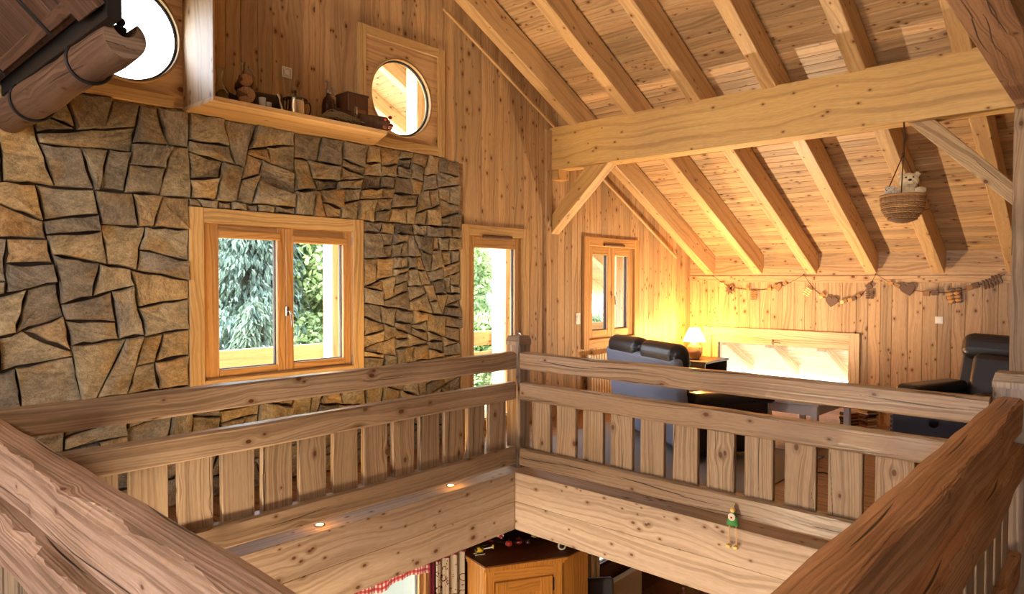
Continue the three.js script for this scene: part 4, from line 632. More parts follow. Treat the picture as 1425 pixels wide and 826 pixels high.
{ // coffee table
  const t = thing('coffee_table', 'low pale lavender painted coffee table', 'table', [7.05, 0, -2.38], -0.04), pt = plain(0xc9c9d6, 0.5);
  mesh('top', rbox(0, 0.445, 0, 0.95, 0.024, 0.54, 0.006), pt, t); for (const x of [-0.43, 0.43]) for (const z of [-0.225, 0.225]) mesh('leg', box(x - 0.028, 0, z - 0.028, x + 0.028, 0.434, z + 0.028, 0.004, 'y'), pt, t);
  for (const z of [-0.23, 0.23]) mesh('apron', rbox(0, 0.385, z, 0.82, 0.09, 0.02, 0.003), pt, t); for (const x of [-0.435, 0.435]) mesh('apron', rbox(x, 0.385, 0, 0.02, 0.09, 0.4, 0.003), pt, t); mesh('lower_shelf', rbox(0, 0.12, 0, 0.86, 0.02, 0.46, 0.004), pt, t);
  const cs = [0xc9a24e, 0x4a3a2c, 0xb7835a, 0xd8cfae, 0x2e2a2a, 0xa06b4b, 0xe0d8c0, 0x6d4a3a];
  for (const [px, n, gname, l] of [[1181, 9, 'dark', 'mostly dark stack beside the coffee table'], [1207, 11, 'light', 'pale coloured stack beside the small stool']]) { const c = pix(px, 592, 'y', 0); let y = 0; for (let i = 0; i < n; i++) { const hgt = 0.017, o = thing('disc_case', ['lowest', 'second', 'third', 'fourth', 'fifth', 'sixth', 'seventh', 'eighth', 'ninth', 'tenth', 'eleventh'][i] + (i ? ' case from the floor' : ' case on the floor') + ' in the ' + l, 'case', [c[0] + rr(-0.012, 0.012), y, c[2] + rr(-0.012, 0.012)], rr(-0.08, 0.08) - 0.5, gname === 'dark' ? 'left stack of cases on the floor' : 'right stack of cases on the floor'); mesh('case', rbox(0, hgt / 2, 0, 0.145, hgt - 0.001, 0.13, 0.003), plain(gname === 'dark' && i % 3 ? 0x35302c : pick(cs), 0.4), o); mesh('spine', rbox(0, hgt / 2, 0.066, 0.135, hgt * 0.6, 0.003, 0.001), plain(pick(cs), 0.5), o); y += hgt; } }
  // storage crate
  const c0 = pix(1245, 574, 'y', 0.42), c1 = pix(1345, 579, 'y', 0.42), W2 = Math.hypot(c1[0] - c0[0], c1[2] - c0[2]) + 0.06, crx = (c0[0] + c1[0]) / 2 + 0.06, crz = (c0[2] + c1[2]) / 2;
  const cr = thing('storage_crate', 'dark blue storage box with ribbed corner and round handle hole', 'box', [crx, 0, crz], -Math.PI / 2 + 0.28); const nv = plain(0x252a40, 0.45);
  const hs = shapeOf(rect(-W2 / 2, 0, W2 / 2, 0.42), [{ x: 0.0, y: 0.36, r: 0.04 }]); mesh('front', mv(extr(hs, 0.012), 0, 0, 0.16), nv, cr); mesh('back', rbox(0, 0.21, -0.166, W2, 0.42, 0.012, 0.004), nv, cr); for (const s of [-1, 1]) mesh('side', rbox(s * (W2 / 2 - 0.006), 0.21, 0, 0.012, 0.42, 0.325, 0.004), nv, cr); mesh('bottom', rbox(0, 0.01, 0, W2 - 0.02, 0.02, 0.32, 0.004), nv, cr);
  for (let i = 0; i < 9; i++) mesh('rib', rbox(-W2 / 2 - 0.006, 0.06 + i * 0.042, 0.15, 0.03, 0.018, 0.05, 0.006), plain(0x39435f, 0.45), cr);
  const st = thing('small_stool', 'small pale wooden stool between the cases and the storage box', 'stool', pix(1232, 590, 'y', 0)); for (const x of [-0.055, 0.055]) for (const z of [-0.055, 0.055]) mesh('leg', box(x - 0.025, 0, z - 0.025, x + 0.025, 0.28, z + 0.025, 0.004, 'y'), M.brace, st); mesh('seat', rbox(0, 0.295, 0, 0.19, 0.03, 0.19, 0.008), M.brace, st);
  // wire on the floor
  tag(mesh('power_cable', tube([pix(1078, 640, 'y', 0.006), pix(1110, 660, 'y', 0.006), pix(1145, 657, 'y', 0.006), pix(1200, 680, 'y', 0.006)], 0.005, 40), plain(0x241c1a, 0.6)), 'thin dark cable trailing across the plank floor', 'cable');
}
{ // recessed floor spots under the window railing
  for (const [x, z, l] of [[2.426, -3.885, 'small lit recessed spot in the floor edge under the double window side'], [3.581, -3.888, 'small lit recessed spot in the floor edge close to the corner newel'], [7.95, -3.54, 'recessed spot in the plank floor before the low hatch window']]) {
    const t = thing('floor_spot', l, 'lamp', [x, x > 5 ? 0 : 0.006, z], 0, 'recessed spots along the railing'); mesh('bezel', lathe([[0.022, 0.001], [0.036, 0.001], [0.036, 0.005], [0.03, 0.008], [0.024, 0.008]], 24), M.steel, t);
    mesh('lens', lathe([[0, 0.004], [0.023, 0.004], [0.023, 0.006], [0, 0.007]], 20), new THREE.MeshStandardMaterial({ color: 0xffffff, emissive: 0xffd890, emissiveIntensity: 22 }), t);
    const pl = new THREE.SpotLight(x > 5 ? 0xffdfb4 : 0xffc874, x > 5 ? 32 : 6, 0, rad(x > 5 ? 86 : 80), 0.6, 2); pl.position.set(0, 0.02, 0); pl.target.position.set(0, 1, 0); pl.castShadow = true; pl.shadow.radius = 1; t.add(pl, pl.target); pl.name = 'spot_light'; pl.target.name = 'spot_aim';
  }
}
{ // wooden doll hung on the balustrade
  const p = pix(1020, 745, 'x', VX - 0.035); const d = thing('wooden_doll', 'little wooden doll in a green dress dangling from the bottom rail', 'doll', [VX - 0.012, p[1], p[2]], -Math.PI / 2);
  const yh = pix(1021, 708, 'x', VX - 0.02)[1] - p[1]; const yel = plain(0xdcc070, 0.6), grn = plain(0x3e8f4c, 0.7);
  mesh('head', ball(0.0165, 0, yh, 0.03), yel, d); const yb = yh - 0.095;
  mesh('dress', lathe([[0, 0.08], [0.012, 0.078], [0.028, 0.05], [0.036, 0.02], [0.042, 0], [0, 0]], 14).scale(1, 1, 0.6).translate(0, yb, 0.028), grn, d); mesh('collar', lathe([[0, 0], [0.024, 0], [0.024, 0.004], [0, 0.004]], 18).rotateX(Math.PI / 2).translate(0, yb + 0.055, 0.046), plain(0xd9cfbe, 0.7), d); mesh('button', ball(0.006, 0, yb + 0.052, 0.052), plain(0x6a2c22, 0.5), d);
  for (const s of [-1, 1]) { mesh('leg', tube([[s * 0.022, yb, 0.028], [s * 0.024, yb - 0.06, 0.026], [s * 0.022, yb - 0.13, 0.026]], 0.0032, 10, 6), plain(0xcfa06a, 0.7), d); mesh('shoe', rbox(s * 0.024, yb - 0.14, 0.032, 0.03, 0.018, 0.036, 0.006), yel, d); }
  mesh('hanging_loop', tube([[0, yh + 0.014, 0.03], [0.004, yh + 0.03, 0.02], [0, yh + 0.04, -0.006]], 0.0018, 8, 5), yel, d);
}

// ---------------------------------------------------------------- lower storey
{
  const yT = -1.06, F1 = [4.53, -4.46], F2 = [5.22, -4.06], dx = F2[0] - F1[0], dz = F2[1] - F1[1], L = Math.hypot(dx, dz), X = [dx / L, 0, dz / L], Z = [-dz / L, 0, dx / L];
  const c = thing('corner_cupboard', 'orange pine corner cupboard with panelled door under the gallery', 'cupboard', [5.1, LOW, -4.6]);
  const outline = (k) => [[4.74, -4.86], [4.60 - k * 0.6, -4.75], [F1[0] - k * 0.6, F1[1] + k], [F2[0] + k * 0.1, F2[1] + k * 1.2], [5.42 + k * 0.6, -4.05 + k], [5.62, -4.05], [5.62, -4.86]].map((p) => [p[0] - 5.1, -(p[1] + 4.6)]).reverse();
  const pris = (k, y0, y1, bev = 0.004) => { const g = basis(slab(outline(k), y1 - y0, bev, 'x'), [0, y0 - LOW, 0], [1, 0, 0], [0, 0, -1], [0, 1, 0]), a = g.attributes; for (let i = 0; i < a.position.count; i++) if (Math.abs(a.normal.getY(i)) < 0.7) a.uv.setXY(i, a.position.getY(i), a.position.getX(i) + a.position.getZ(i)); return g; };
  mesh('body', pris(0, LOW, yT - 0.07), M.cab, c); mesh('cornice', join(pris(0.02, yT - 0.075, yT - 0.04), pris(0.045, yT - 0.04, yT - 0.015, 0.008)), M.cab, c); mesh('top', pris(0.05, yT - 0.018, yT), wood('fine', 0x7a4a22, 0.5), c);
  const put = (g) => basis(g, [F1[0] - 5.1, 0, F1[1] + 4.6], X, [0, 1, 0], Z), Ht = yT - 0.07 - LOW;
  for (const [a, b] of [[0.01, 0.1], [L - 0.1, L - 0.01]]) mesh('stile', put(mv(slab(rect(a, 0.05, b, Ht), 0.022, 0.004), 0, 0, 0)), M.cab, c);
  mesh('rail', put(slab(rect(0.1, Ht - 0.1, L - 0.1, Ht), 0.022, 0.004, 'x')), M.cab, c); const d0 = 0.11, d1 = L - 0.11, dt = Ht - 0.115;
  const door = mesh('door', put(join(slab(rect(d0, 0.08, d0 + 0.13, dt), 0.03, 0.005), slab(rect(d1 - 0.13, 0.08, d1, dt), 0.03, 0.005), slab(rect(d0 + 0.13, dt - 0.13, d1 - 0.13, dt), 0.03, 0.005, 'x'), slab(rect(d0 + 0.13, 0.08, d1 - 0.13, 0.22), 0.03, 0.005, 'x'))), M.cab, c);
  mesh('door_panel', put(slab(rect(d0 + 0.16, 0.25, d1 - 0.16, dt - 0.16), 0.028, 0.02)), M.cab, door); mesh('panel_ground', put(slab(rect(d0 + 0.12, 0.2, d1 - 0.12, dt - 0.12), 0.008, 0.002)), M.cab, door); mesh('hinge', put(box(d1 - 0.002, dt - 0.14, 0.02, d1 + 0.01, dt - 0.02, 0.034, 0.002, 'y')), M.iron, c);
  // bowl of apples and knick-knacks
  const B = pix(717, 752, 'y', yT); const bw = thing('dark_bowl', 'wide shallow black bowl on top of the corner cupboard', 'bowl', [B[0], yT, B[2]], -0.6); mesh('bowl', lathe([[0, 0], [0.12, 0], [0.24, 0.03], [0.33, 0.075], [0.33, 0.082], [0.23, 0.042], [0.12, 0.012], [0, 0.012]], 40).scale(1, 1, 0.62), plain(0x1b1716, 0.4), bw); mesh('foot', lathe([[0, -0.0], [0.11, -0.0], [0.11, 0.006], [0, 0.006]], 30).scale(1, 1, 0.62), plain(0x1b1716, 0.5), bw);
  const ap = (px, py, r, col, label) => { const p = pix(px, py, 'y', yT + 0.02 + r); const a = thing('apple', label, 'apple', [p[0], yT + 0.014, p[2]], 0, 'apples in the black bowl'); mesh('fruit', lathe([[0, 0.12 * r], [0.5 * r, 0.02], [0.95 * r, 0.6 * r], [r, 1.05 * r], [0.8 * r, 1.65 * r], [0.35 * r, 1.85 * r], [0, 1.7 * r]], 18), plain(col, 0.4), a); mesh('stalk', tube([[0, 1.7 * r, 0], [0.1 * r, 2 * r, 0], [0.2 * r, 2.2 * r, 0]], 0.003, 5, 5), plain(0x3a2614, 0.8), a); };
  ap(708, 755, 0.036, 0xa8352a, 'bright red apple in the black bowl, left of the other'); ap(722, 752, 0.038, 0x7d1f20, 'deep red apple in the black bowl, next to the bright one'); ap(735, 753, 0.032, 0x35181a, 'dark purple plum in the black bowl beside the apples'); ap(684, 750, 0.034, 0x7a1420, 'dark red apple at the helicopter end of the black bowl');
  const df = pix(746, 748, 'y', yT + 0.06), fl = thing('dried_flower', 'pale dried flower head on the black bowl rim', 'flower', [df[0], yT + 0.07, df[2]]); for (let k = 0; k < 14; k++) mesh('petal', ball(0.022, 0.03, 0, 0, 1.4, 0.4, 0.5, 8).rotateZ(0.3 + (k % 2) * 0.5).rotateY(k * 0.45), plain(0xb9a77c, 0.8), fl); mesh('core', ball(0.02, 0, 0.012, 0), plain(0x8c7a50, 0.8), fl);
  const pc = pix(696, 745, 'y', yT + 0.09), pcn = thing('patterned_ball', 'small red and white patterned ball in the black bowl', 'ornament', [pc[0], yT + 0.05, pc[2]]); mesh('ball', ball(0.034, 0, 0.034, 0), plain(0x9c2030, 0.5), pcn); for (let k = 0; k < 6; k++) mesh('white_patch', ball(0.012, Math.cos(k * 1.05) * 0.027, 0.034 + (k % 2 ? 0.012 : -0.008), Math.sin(k * 1.05) * 0.027, 1, 1, 1, 8), plain(0xe8dcd2, 0.6), pcn);
  const hp = pix(671, 770, 'y', yT), he = thing('toy_helicopter', 'yellow and white toy helicopter on the cupboard corner', 'toy', [hp[0], yT, hp[2]], -0.45), ye = plain(0xd9b92c, 0.4);
  mesh('cabin', ball(0.03, -0.03, 0.042, 0, 1.5, 0.9, 0.9), ye, he); mesh('window', ball(0.022, -0.055, 0.046, 0, 1, 0.8, 1), plain(0x22303a, 0.15), he); mesh('tail_boom', beam([0.0, 0.045, 0], [0.11, 0.05, 0], 0.012, 0.012, 0.003), plain(0xe9e4d8, 0.5), he); mesh('tail_fin', join(box(0.103, 0.045, -0.004, 0.12, 0.072, 0.004, 0.001, 'y'), ball(0.009, 0.112, 0.04, 0, 0.6, 1, 0.4)), ye, he); mesh('rotor', join(box(-0.12, 0.078, -0.006, 0.06, 0.081, 0.006, 0.001), box(-0.036, 0.078, -0.09, -0.024, 0.081, 0.09, 0.001, 'z')), plain(0x3a3a3a, 0.5), he); mesh('mast', lathe([[0, 0.06], [0.006, 0.06], [0.004, 0.08], [0, 0.08]], 8).translate(-0.03, 0, 0), M.iron, he); for (const z of [-0.024, 0.024]) mesh('skid', tube([[-0.08, 0.006, z], [-0.03, 0.004, z], [0.02, 0.006, z]], 0.004, 8, 6), plain(0xe9e4d8, 0.5), he); mesh('strut', join(box(-0.045, 0.004, -0.024, -0.04, 0.03, 0.024, 0.001), box(-0.02, 0.004, -0.024, -0.015, 0.03, 0.024, 0.001)), M.iron, he);
  const wp = pix(782, 765, 'y', yT), wh = thing('wheel_ornament', 'small white rimmed dark wheel ornament on the cupboard corner', 'ornament', [wp[0], yT + 0.045, wp[2]], -0.6); mesh('rim', new THREE.TorusGeometry(0.036, 0.009, 8, 28), plain(0xcfc9bf, 0.5), wh); mesh('hub', lathe([[0, -0.006], [0.028, -0.006], [0.028, 0.006], [0, 0.008]], 20).rotateX(Math.PI / 2), plain(0x1c1a1a, 0.5), wh);
}
function drape(x0, x1, y0, y1, amp, folds, bottom = () => 0, nx = 90, ny = 6) { // cloth with thickness, folds along x
  const T3 = new Tri(), f = (u, v) => [lerp(x0, x1, u), lerp(y0 + bottom(u), y1, v), amp * Math.sin(u * folds * 6.283) * (1 - 0.35 * v) + amp * 0.3 * Math.sin(u * folds * 14 + 1)];
  for (let i = 0; i < nx; i++) for (let j = 0; j < ny; j++) { const u0 = i / nx, u1 = (i + 1) / nx, v0 = j / ny, v1 = (j + 1) / ny, P = [f(u0, v0), f(u1, v0), f(u1, v1), f(u0, v1)], W = [[u0, v0], [u1, v0], [u1, v1], [u0, v1]].map(([u, v]) => [u * (x1 - x0) * 1.35, lerp(y0, y1, v)]); T3.q(...P, ...W); T3.q(...[P[1], P[0], P[3], P[2]].map((p) => [p[0], p[1], p[2] - 0.003]), W[1], W[0], W[3], W[2]); }
  return toCreasedNormals(mergeKeep(T3.geo()), 1);
}
function canvasTex(w, h, su, sv, draw) { const c = document.createElement('canvas'); c.width = w; c.height = h; draw(c.getContext('2d'), w, h); const t = new THREE.CanvasTexture(c); t.colorSpace = THREE.SRGBColorSpace; t.wrapS = t.wrapT = THREE.RepeatWrapping; t.repeat.set(1 / su, 1 / sv); return t; }
{
  const ging = canvasTex(128, 128, 0.05, 0.05, (c, w, h) => { c.fillStyle = '#f3e7dc'; c.fillRect(0, 0, w, h); c.fillStyle = 'rgba(190,30,45,0.55)'; c.fillRect(0, 0, w / 2, h); c.fillRect(0, 0, w, h / 2); });
  const emb = canvasTex(512, 512, 0.5, 0.5, (c, w, h) => { c.fillStyle = '#d9cfb8'; c.fillRect(0, 0, w, h); c.strokeStyle = '#4a2c20'; c.lineWidth = 7; const q = rng(12); for (let i = 0; i < 26; i++) { const x = q() * w, y = q() * h, r = 14 + q() * 26; c.beginPath(); c.arc(x, y, r, q() * 6, q() * 6 + 4.2); c.stroke(); c.beginPath(); c.arc(x + r, y, r * 0.45, 0, 5); c.stroke(); } c.fillStyle = '#4a2c20'; for (let i = 0; i < 50; i++) { c.beginPath(); c.arc(q() * w, q() * h, 5, 0, 7); c.fill(); } });
  const cloth = (o) => new THREE.MeshPhysicalMaterial({ roughness: 0.95, transmission: 0.25, thickness: 0, ...o });
  const red = cloth({ color: 0x7c1730 });
  const v = thing('valance', 'red and white gingham valance across the lower window', 'valance', [3.4, -0.8, -4.93]); mesh('cloth', drape(-0.85, 0.87, -0.4, 0.05, 0.012, 9, (u) => 0.05 * Math.abs(Math.sin(u * Math.PI * 3))), cloth({ map: ging, transmission: 0.35 }), v); mesh('rod', lathe([[0, -0.92], [0.01, -0.92], [0.01, 1.4], [0, 1.4]], 10).rotateZ(-Math.PI / 2).translate(0, 0.05, -0.02), M.iron, v);
  const c1 = thing('curtain', 'cream curtain with brown scroll embroidery and maroon heading', 'curtain', [4.52, LOW, -4.9]); mesh('cloth', drape(-0.2, 0.19, 0.06, 1.66, 0.03, 3.5), cloth({ map: emb }), c1); mesh('heading', drape(-0.2, 0.19, 1.655, 1.98, 0.03, 3.5).translate(0, 0, 0.002), red, c1);
  const c2 = thing('curtain', 'narrow maroon curtain edge beside the gingham valance', 'curtain', [4.29, LOW, -4.92]); mesh('cloth', drape(-0.03, 0.03, 0.06, 1.95, 0.012, 1.5, undefined, 24), red, c2); mesh('heading', drape(-0.032, 0.032, 1.9, 2.0, 0.013, 1.5, undefined, 24).translate(0, 0, 0.002), red, c2);
  const c3 = thing('curtain', 'plain beige curtain beside the lower radiator window', 'curtain', [6.78, LOW, -4.9]); mesh('cloth', drape(-0.27, 0.27, 0.04, 2.1, 0.035, 4), cloth({ color: 0xe2c9a4, transmission: 0.4 }), c3); mesh('heading', drape(-0.27, 0.27, 2.09, 2.2, 0.03, 4).translate(0, 0, 0.003), cloth({ color: 0xcdb088 }), c3);
  const r2 = thing('panel_radiator', 'flat beige panel radiator under the lower window', 'radiator', [7.55, LOW, -4.9]); mesh('panel', box(-0.48, 0.08, -0.03, 0.44, 0.47, 0.04, 0.006), plain(0xd6c0a0, 0.5), r2); mesh('top_grille', box(-0.48, 0.47, -0.04, 0.44, 0.482, 0.045, 0.003), plain(0xe9e3d8, 0.4), r2); mesh('valve', lathe([[0, 0], [0.022, 0], [0.024, 0.06], [0, 0.065]], 14).rotateZ(-Math.PI / 2).translate(0.45, 0.43, 0), M.white, r2); for (const x of [-0.35, 0.3]) mesh('foot', box(x - 0.02, 0, -0.02, x + 0.02, 0.08, 0.02, 0.002, 'y'), M.white, r2);
  const ch = thing('dark_chair', 'dark grey padded chair with rounded back on the lower floor', 'chair', [6.05, LOW, -4.2], -0.7); const dg = plain(0x3a3a3c, 0.6); mesh('backrest', rbox(0, 0.78, -0.2, 0.42, 0.56, 0.08, 0.04), dg, ch); mesh('seat', rbox(0, 0.45, 0, 0.45, 0.08, 0.44, 0.04), dg, ch); for (const x of [-0.18, 0.18]) for (const z of [-0.18, 0.18]) mesh('leg', box(x - 0.018, 0, z - 0.018, x + 0.018, 0.42, z + 0.018, 0.003, 'y'), M.darkWall[0], ch);
  const wc = thing('dining_chair', 'tall backed brown wooden chair on the lower floor', 'chair', [6.95, LOW, -3.55], 2.4); for (const x of [-0.19, 0.19]) { mesh('leg', box(x - 0.02, 0, 0.17, x + 0.02, 0.44, 0.21, 0.003, 'y'), M.darkWall[2], wc); mesh('back_post', join(box(x - 0.02, 0, -0.2, x + 0.02, 1.0, -0.16, 0.003, 'y'), ball(0.026, x, 1.02, -0.18)), M.darkWall[2], wc); } mesh('seat', box(-0.22, 0.44, -0.2, 0.22, 0.47, 0.22, 0.004), M.darkWall[3], wc); for (const y of [0.6, 0.75, 0.9]) mesh('back_slat', box(-0.17, y, -0.19, 0.17, y + 0.06, -0.17, 0.003), M.darkWall[3], wc);
}
{ // pendant globe over the landing behind the viewer's left shoulder
  const y = roofY(-2.1) - 0.01, t = thing('pendant_lamp', 'white globe pendant lamp hanging over the landing', 'lamp', [-2.1, y, -1.3]); mesh('rose', lathe([[0, -0.05], [0.05, -0.05], [0.06, 0], [0, 0.0]], 20), M.steel, t); const d = y - 3.25; mesh('cable', lathe([[0, -d], [0.006, -d], [0.006, -0.02], [0, -0.02]], 8), M.iron, t);
  mesh('globe', ball(0.17, 0, -d - 0.16, 0, 1, 1, 1, 28), new THREE.MeshStandardMaterial({ color: 0xffffff, emissive: 0xfff0dc, emissiveIntensity: 3 }), t);
  const l = new THREE.PointLight(0xfff0e0, 24, 0, 2); l.position.set(0, -d - 0.16, 0); l.castShadow = true; l.shadow.radius = 8; t.add(l); l.name = 'globe_light';
}
{ // globe lamp under the gallery
  const t = thing('ceiling_lamp', 'round globe ceiling lamp under the gallery of the lower hall', 'lamp', [-1.6, -0.482, -1.4]); mesh('rose', lathe([[0, 0], [0.07, 0], [0.06, -0.03], [0, -0.03]].reverse(), 20), M.steel, t); mesh('stem', lathe([[0, -0.12], [0.01, -0.12], [0.01, -0.02], [0, -0.02]], 10), M.steel, t);
  mesh('globe', ball(0.14, 0, -0.25, 0, 1, 1, 1, 28), new THREE.MeshStandardMaterial({ color: 0xffffff, emissive: 0xffe0b4, emissiveIntensity: 3 }), t);
  const l = new THREE.PointLight(0xffe0b8, 65, 0, 2); l.position.set(0, -0.25, 0); l.castShadow = true; l.shadow.radius = 7; t.add(l); l.name = 'globe_light';
}
{ // uplighter standing in the stairwell hall: the soft light from below
  const t = thing('floor_uplighter', 'tall torchiere floor lamp standing in the lower hall', 'lamp', [0.2, LOW, -2.7]);
  mesh('foot', lathe([[0, 0], [0.17, 0], [0.17, 0.015], [0.02, 0.035], [0, 0.035]], 32), M.iron, t); mesh('pole', lathe([[0, 0.03], [0.014, 0.03], [0.014, 1.17], [0, 1.17]], 14), M.iron, t); mesh('bowl', lathe([[0, 1.15], [0.06, 1.16], [0.2, 1.23], [0.3, 1.33], [0.3, 1.35], [0.19, 1.25], [0.05, 1.185], [0, 1.18]], 40), M.steel, t);
  mesh('diffuser', lathe([[0, 1.31], [0.27, 1.31], [0.27, 1.318], [0, 1.318]], 36), new THREE.MeshStandardMaterial({ color: 0xffffff, emissive: 0xffd9a8, emissiveIntensity: 3 }), t);
  const a = new THREE.RectAreaLight(0xffe2bc, 420, 0.45, 0.45); a.position.set(0, 1.33, 0); a.rotation.x = Math.PI / 2; t.add(a); a.name = 'uplight';
}

// ---------------------------------------------------------------- outdoors
struct(mesh('ground', new THREE.CircleGeometry(120, 48).rotateX(-Math.PI / 2).translate(0, -5.6, -20), plain(0xc4c0ac, 0.95)), 'pale gravel ground outside the chalet', 'ground');
{ // balcony
  const b = thing('balcony', 'timber balcony with plank parapet beyond the gable windows', 'balcony', [4.5, -0.12, -5.4]);
  for (let z = -5.4; z > -6.9; z -= 0.15) mesh('deck_board', box(-5.5, -0.03, z + 5.4 - 0.146, 6, 0, z + 5.4, 0.003), M.outWood, b);
  mesh('edge_beam', box(-5.5, -0.25, -1.45, 6, -0.03, -1.3, 0.005), M.outWood, b);
  mesh('top_plank', box(-5.5, 0.86, -1.0, 6, 1.05, -0.96, 0.006), M.outWood, b); mesh('parapet_plank', box(-5.5, 0.58, -0.99, 6, 0.78, -0.96, 0.006), M.outWood, b); mesh('parapet_plank', box(-5.5, 0.12, -0.99, 6, 0.32, -0.96, 0.006), M.outWood, b);
  for (const [x, w, l] of [[4.06, 0.17, 'pale square balcony post seen through the double window'], [5.2, 0.2, 'pale square balcony post seen through the porthole'], [6.7, 0.26, 'broad pale balcony post seen through the glazed door'], [9.3, 0.2, 'pale balcony post seen through the small double window']]) tag(mesh('balcony_post', box(x - w / 2, -0.12, -6.2 - w / 2, x + w / 2, roofY(x) - 0.02, -6.2 + w / 2, 0.006, 'y'), M.outWood), l, 'post');
}
{ // roof overhang over the balcony, and the low eave beyond the hatch window
  const o = thing('roof_overhang', 'boarded roof overhang with pale rafters above the balcony', 'roof', [6, 3.6, -6.4]); const put = (g) => onSlope(g).translate(-6, -3.6, 6.4);
  for (let s = 0; s < SLEN + 1.2; s += 0.16) mesh('soffit_board', put(mv(slab(rect(5.17, s, 7.6, s + 0.158), 0.02, 0.005, 'x'), 0, 0, -0.02)), pick(M.ceil), o);
  for (const z of [-5.75, -6.55, -7.35]) { const c = (x) => [x - 6, roofY(x) - 0.1 - 3.6, z + 6.4]; mesh('overhang_rafter', beam(c(WX + 1), c(RX), 0.18, 0.12, 0.005), M.outWood, o); }
  const e = thing('low_eave', 'low boarded eave with pale rafter tails outside the hatch window', 'roof', [10.4, 0.5, -3.4]), ey = (x) => 0.667 - SL * (x - 9.87), put2 = (g) => basis(g, [9.99 - 10.4, ey(9.99) + 0.17 - 0.5, 3.4], [0, 0, -1], sD, sN);
  for (let s = 0; s < 1.35; s += 0.15) mesh('soffit_board', put2(slab(rect(1.4, s, 5.6, s + 0.148), 0.02, 0.004, 'x')), M.pale, e);
  for (const z of [-4.66, -3.93, -3.19, -2.46, -1.72]) mesh('rafter_tail', beam([9.99 - 10.4, ey(9.99) + 0.085 - 0.5, z + 3.4], [11.0 - 10.4, ey(11.0) + 0.085 - 0.5, z + 3.4], 0.16, 0.13, 0.004), M.pale, e);
}
function scatter(name, geo, mat, mats, cols, parent) { const m = new THREE.InstancedMesh(geo, mat, mats.length); mats.forEach((x, i) => { m.setMatrixAt(i, x); m.setColorAt(i, cols[i]); }); m.name = name; m.castShadow = m.receiveShadow = true; m.userData.kind = 'stuff'; parent.add(m); return m; }
const leafMat = () => new THREE.MeshPhysicalMaterial({ color: 0xffffff, roughness: 0.9, transmission: 0.3, thickness: 0, side: THREE.DoubleSide });
function spruce(label, x, y, z, H0, R0, seed, n, hue) {
  const t = thing('spruce_tree', label, 'tree', [x, y, z], 0, 'trees beyond the balcony'), q = rng(seed), ms = [], cs = [], m4 = new THREE.Matrix4(), e = new THREE.Euler(), qt = new THREE.Quaternion();
  mesh('trunk', new THREE.CylinderGeometry(0.01, 0.2, H0 * 0.9, 10).translate(0, H0 * 0.45, 0), plain(0x5a4a3c, 0.95), t);
  const T3 = new Tri(); for (let k = 0; k < 3; k++) { const c = Math.cos(k * 1.05), s = Math.sin(k * 1.05), P = (u, w, d) => [u, d + w * s * 0.5, w * c]; T3.q(P(0, 0.012, 0), P(0.1, 0.055, 0.005), P(0.3, 0.0, -0.05), P(0.1, -0.055, 0.005), [0, 0], [1, 0], [1, 1], [0, 1]); }
  const g = T3.geo(), col = new THREE.Color();
  const per = 40, nb = Math.round(n / per);
  for (let b = 0; b < nb; b++) {
    const h = Math.pow(q(), 0.8), yy = H0 * (0.08 + 0.9 * h), L = R0 * Math.pow(1 - h * 0.97, 0.85) * (0.75 + 0.4 * q()) + 0.1, az = q() * 6.283, droop = 0.25 + 0.3 * q(), tone = 0.75 + 0.5 * q();
    for (let k = 0; k < per; k++) { const s = Math.pow(q(), 0.7), px = Math.cos(az) * L * s, pz = Math.sin(az) * L * s, side = (q() - 0.5) * 0.5 * L * s * 0.7; const yy2 = yy - droop * L * s * s + 0.12 * L * s * s * s - q() * 0.16; e.set((q() - 0.5) * 1.2, -az + (q() - 0.5) * 1.7, -0.5 - q() * 0.7); qt.setFromEuler(e); const sc = 0.32 + q() * 0.38; m4.compose(V(px - Math.sin(az) * side, yy2, pz + Math.cos(az) * side), qt, V(sc, sc, sc)); ms.push(m4.clone()); const k2 = tone * (0.7 + 0.5 * q()); cs.push(col.clone().setRGB(hue[0] * k2, hue[1] * k2, hue[2] * k2)); }
  }
  scatter('foliage', g, leafMat(), ms, cs, t); return t;
}
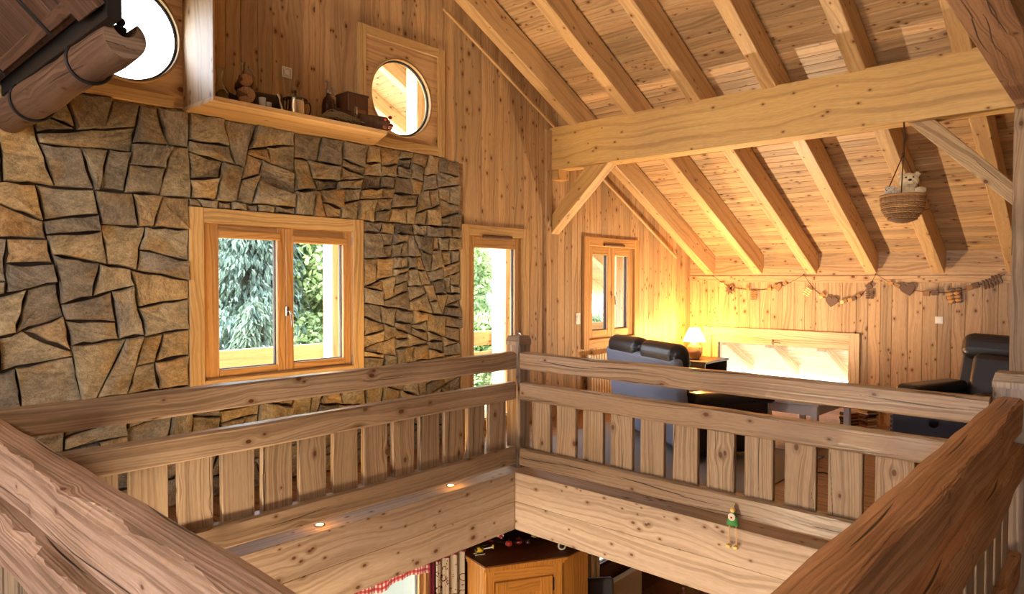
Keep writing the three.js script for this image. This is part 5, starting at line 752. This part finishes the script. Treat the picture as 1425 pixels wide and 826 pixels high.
function leafy(label, x, y, z, H0, R0, seed, n, hue, trunkCol, name = 'leafy_tree') {
  const t = thing(name, label, 'tree', [x, y, z], 0, 'trees beyond the balcony'), q = rng(seed), ms = [], cs = [], m4 = new THREE.Matrix4(), e = new THREE.Euler(), qt = new THREE.Quaternion(), col = new THREE.Color();
  mesh('trunk', join(new THREE.CylinderGeometry(0.07, 0.15, H0 * 0.85, 10).translate(0, H0 * 0.42, 0), ...[0, 1, 2, 3].map((k) => tube([[0, H0 * (0.3 + k * 0.1), 0], [Math.cos(k * 1.9) * R0 * 0.4, H0 * (0.42 + k * 0.1), Math.sin(k * 1.9) * R0 * 0.4], [Math.cos(k * 1.9) * R0 * 0.7, H0 * (0.56 + k * 0.1), Math.sin(k * 1.9) * R0 * 0.7]], 0.045, 8, 6))), plain(trunkCol, 0.9), t);
  const T3 = new Tri(), q2 = rng(3); for (let k = 0; k < 7; k++) { const a = q2() * 6.28, o = [(q2() - 0.5) * 0.3, (q2() - 0.5) * 0.3, (q2() - 0.5) * 0.3], u = [Math.cos(a) * 0.075, (q2() - 0.5) * 0.08, Math.sin(a) * 0.075], w = [(q2() - 0.5) * 0.07, 0.04, (q2() - 0.5) * 0.07], P = (i, j) => o.map((v, d) => v + u[d] * i + w[d] * j); T3.q(P(-1, 0), P(0, -1), P(1, 0), P(0, 1), [0, 0], [1, 0], [1, 1], [0, 1]); }
  const g = T3.geo(), blobs = []; for (let i = 0; i < 26; i++) { const a = q() * 6.283, el = q(), r = R0 * Math.sqrt(q()) * 0.8; blobs.push([Math.cos(a) * r, H0 * (0.22 + 0.74 * el), Math.sin(a) * r * 0.9, R0 * (0.28 + 0.22 * q()), 0.75 + 0.5 * q()]); }
  for (let i = 0; i < n; i++) { const b = blobs[i % blobs.length], d = V(q() - 0.5, q() - 0.5, q() - 0.5).normalize().multiplyScalar(b[3] * Math.pow(q(), 0.35)); e.set(q() * 6, q() * 6, q() * 6); qt.setFromEuler(e); const sc = 0.6 + q() * 0.5; m4.compose(V(b[0] + d.x, b[1] + d.y * 0.8, b[2] + d.z), qt, V(sc, sc, sc)); ms.push(m4.clone()); const k = b[4] * (0.75 + 0.5 * q()); cs.push(col.clone().setRGB(hue[0] * k, hue[1] * k, hue[2] * k)); }
  scatter('foliage', g, leafMat(), ms, cs, t); return t;
}
{
  const at = (px, z) => pix(px, 391, 'z', z)[0], BL = [0.2, 0.31, 0.26], GR = [0.17, 0.27, 0.12], LT = [0.26, 0.38, 0.15];
  spruce('tall blue green spruce filling the left pane of the double window', at(345, -13.5), -5.6, -13.5, 12.5, 2.1, 11, 60000, BL);
  spruce('smaller pale spruce in front of the tall one', at(352, -11.2), -5.6, -11.2, 7.0, 1.35, 12, 26000, [0.22, 0.34, 0.27]);
  spruce('dark spruce behind the two front spruces', at(322, -19), -5.6, -19, 10, 2.4, 13, 24000, BL);
  leafy('light green leafy tree filling the right pane of the double window', at(430, -14), -5.6, -14, 9.5, 2.6, 14, 21000, LT, 0x6a5a48);
  leafy('green leafy tree behind the balcony post', at(470, -17), -5.6, -17, 10, 2.8, 15, 21000, GR, 0x6a5a48);
  leafy('pale trunked birch beyond the glazed door', at(681, -12), -5.6, -12, 12, 1.9, 16, 5000, LT, 0xd8d8d4, 'birch_tree');
  leafy('dark green leafy tree beyond the glazed door', at(655, -15), -5.6, -15, 11, 2.8, 17, 21000, [0.1, 0.17, 0.08], 0x5a4a3c);
  leafy('bright green shrub at the foot of the birch', at(672, -10.5), -5.6, -10.5, 6.4, 1.5, 18, 12000, LT, 0x5a4a3c, 'shrub');
  leafy('green shrub low in the small double window', at(835, -12), -5.6, -12, 6.0, 1.6, 19, 9000, GR, 0x5a4a3c, 'shrub');
}
for (const l of []) scene.add(l);
renderer.render(scene, camera);
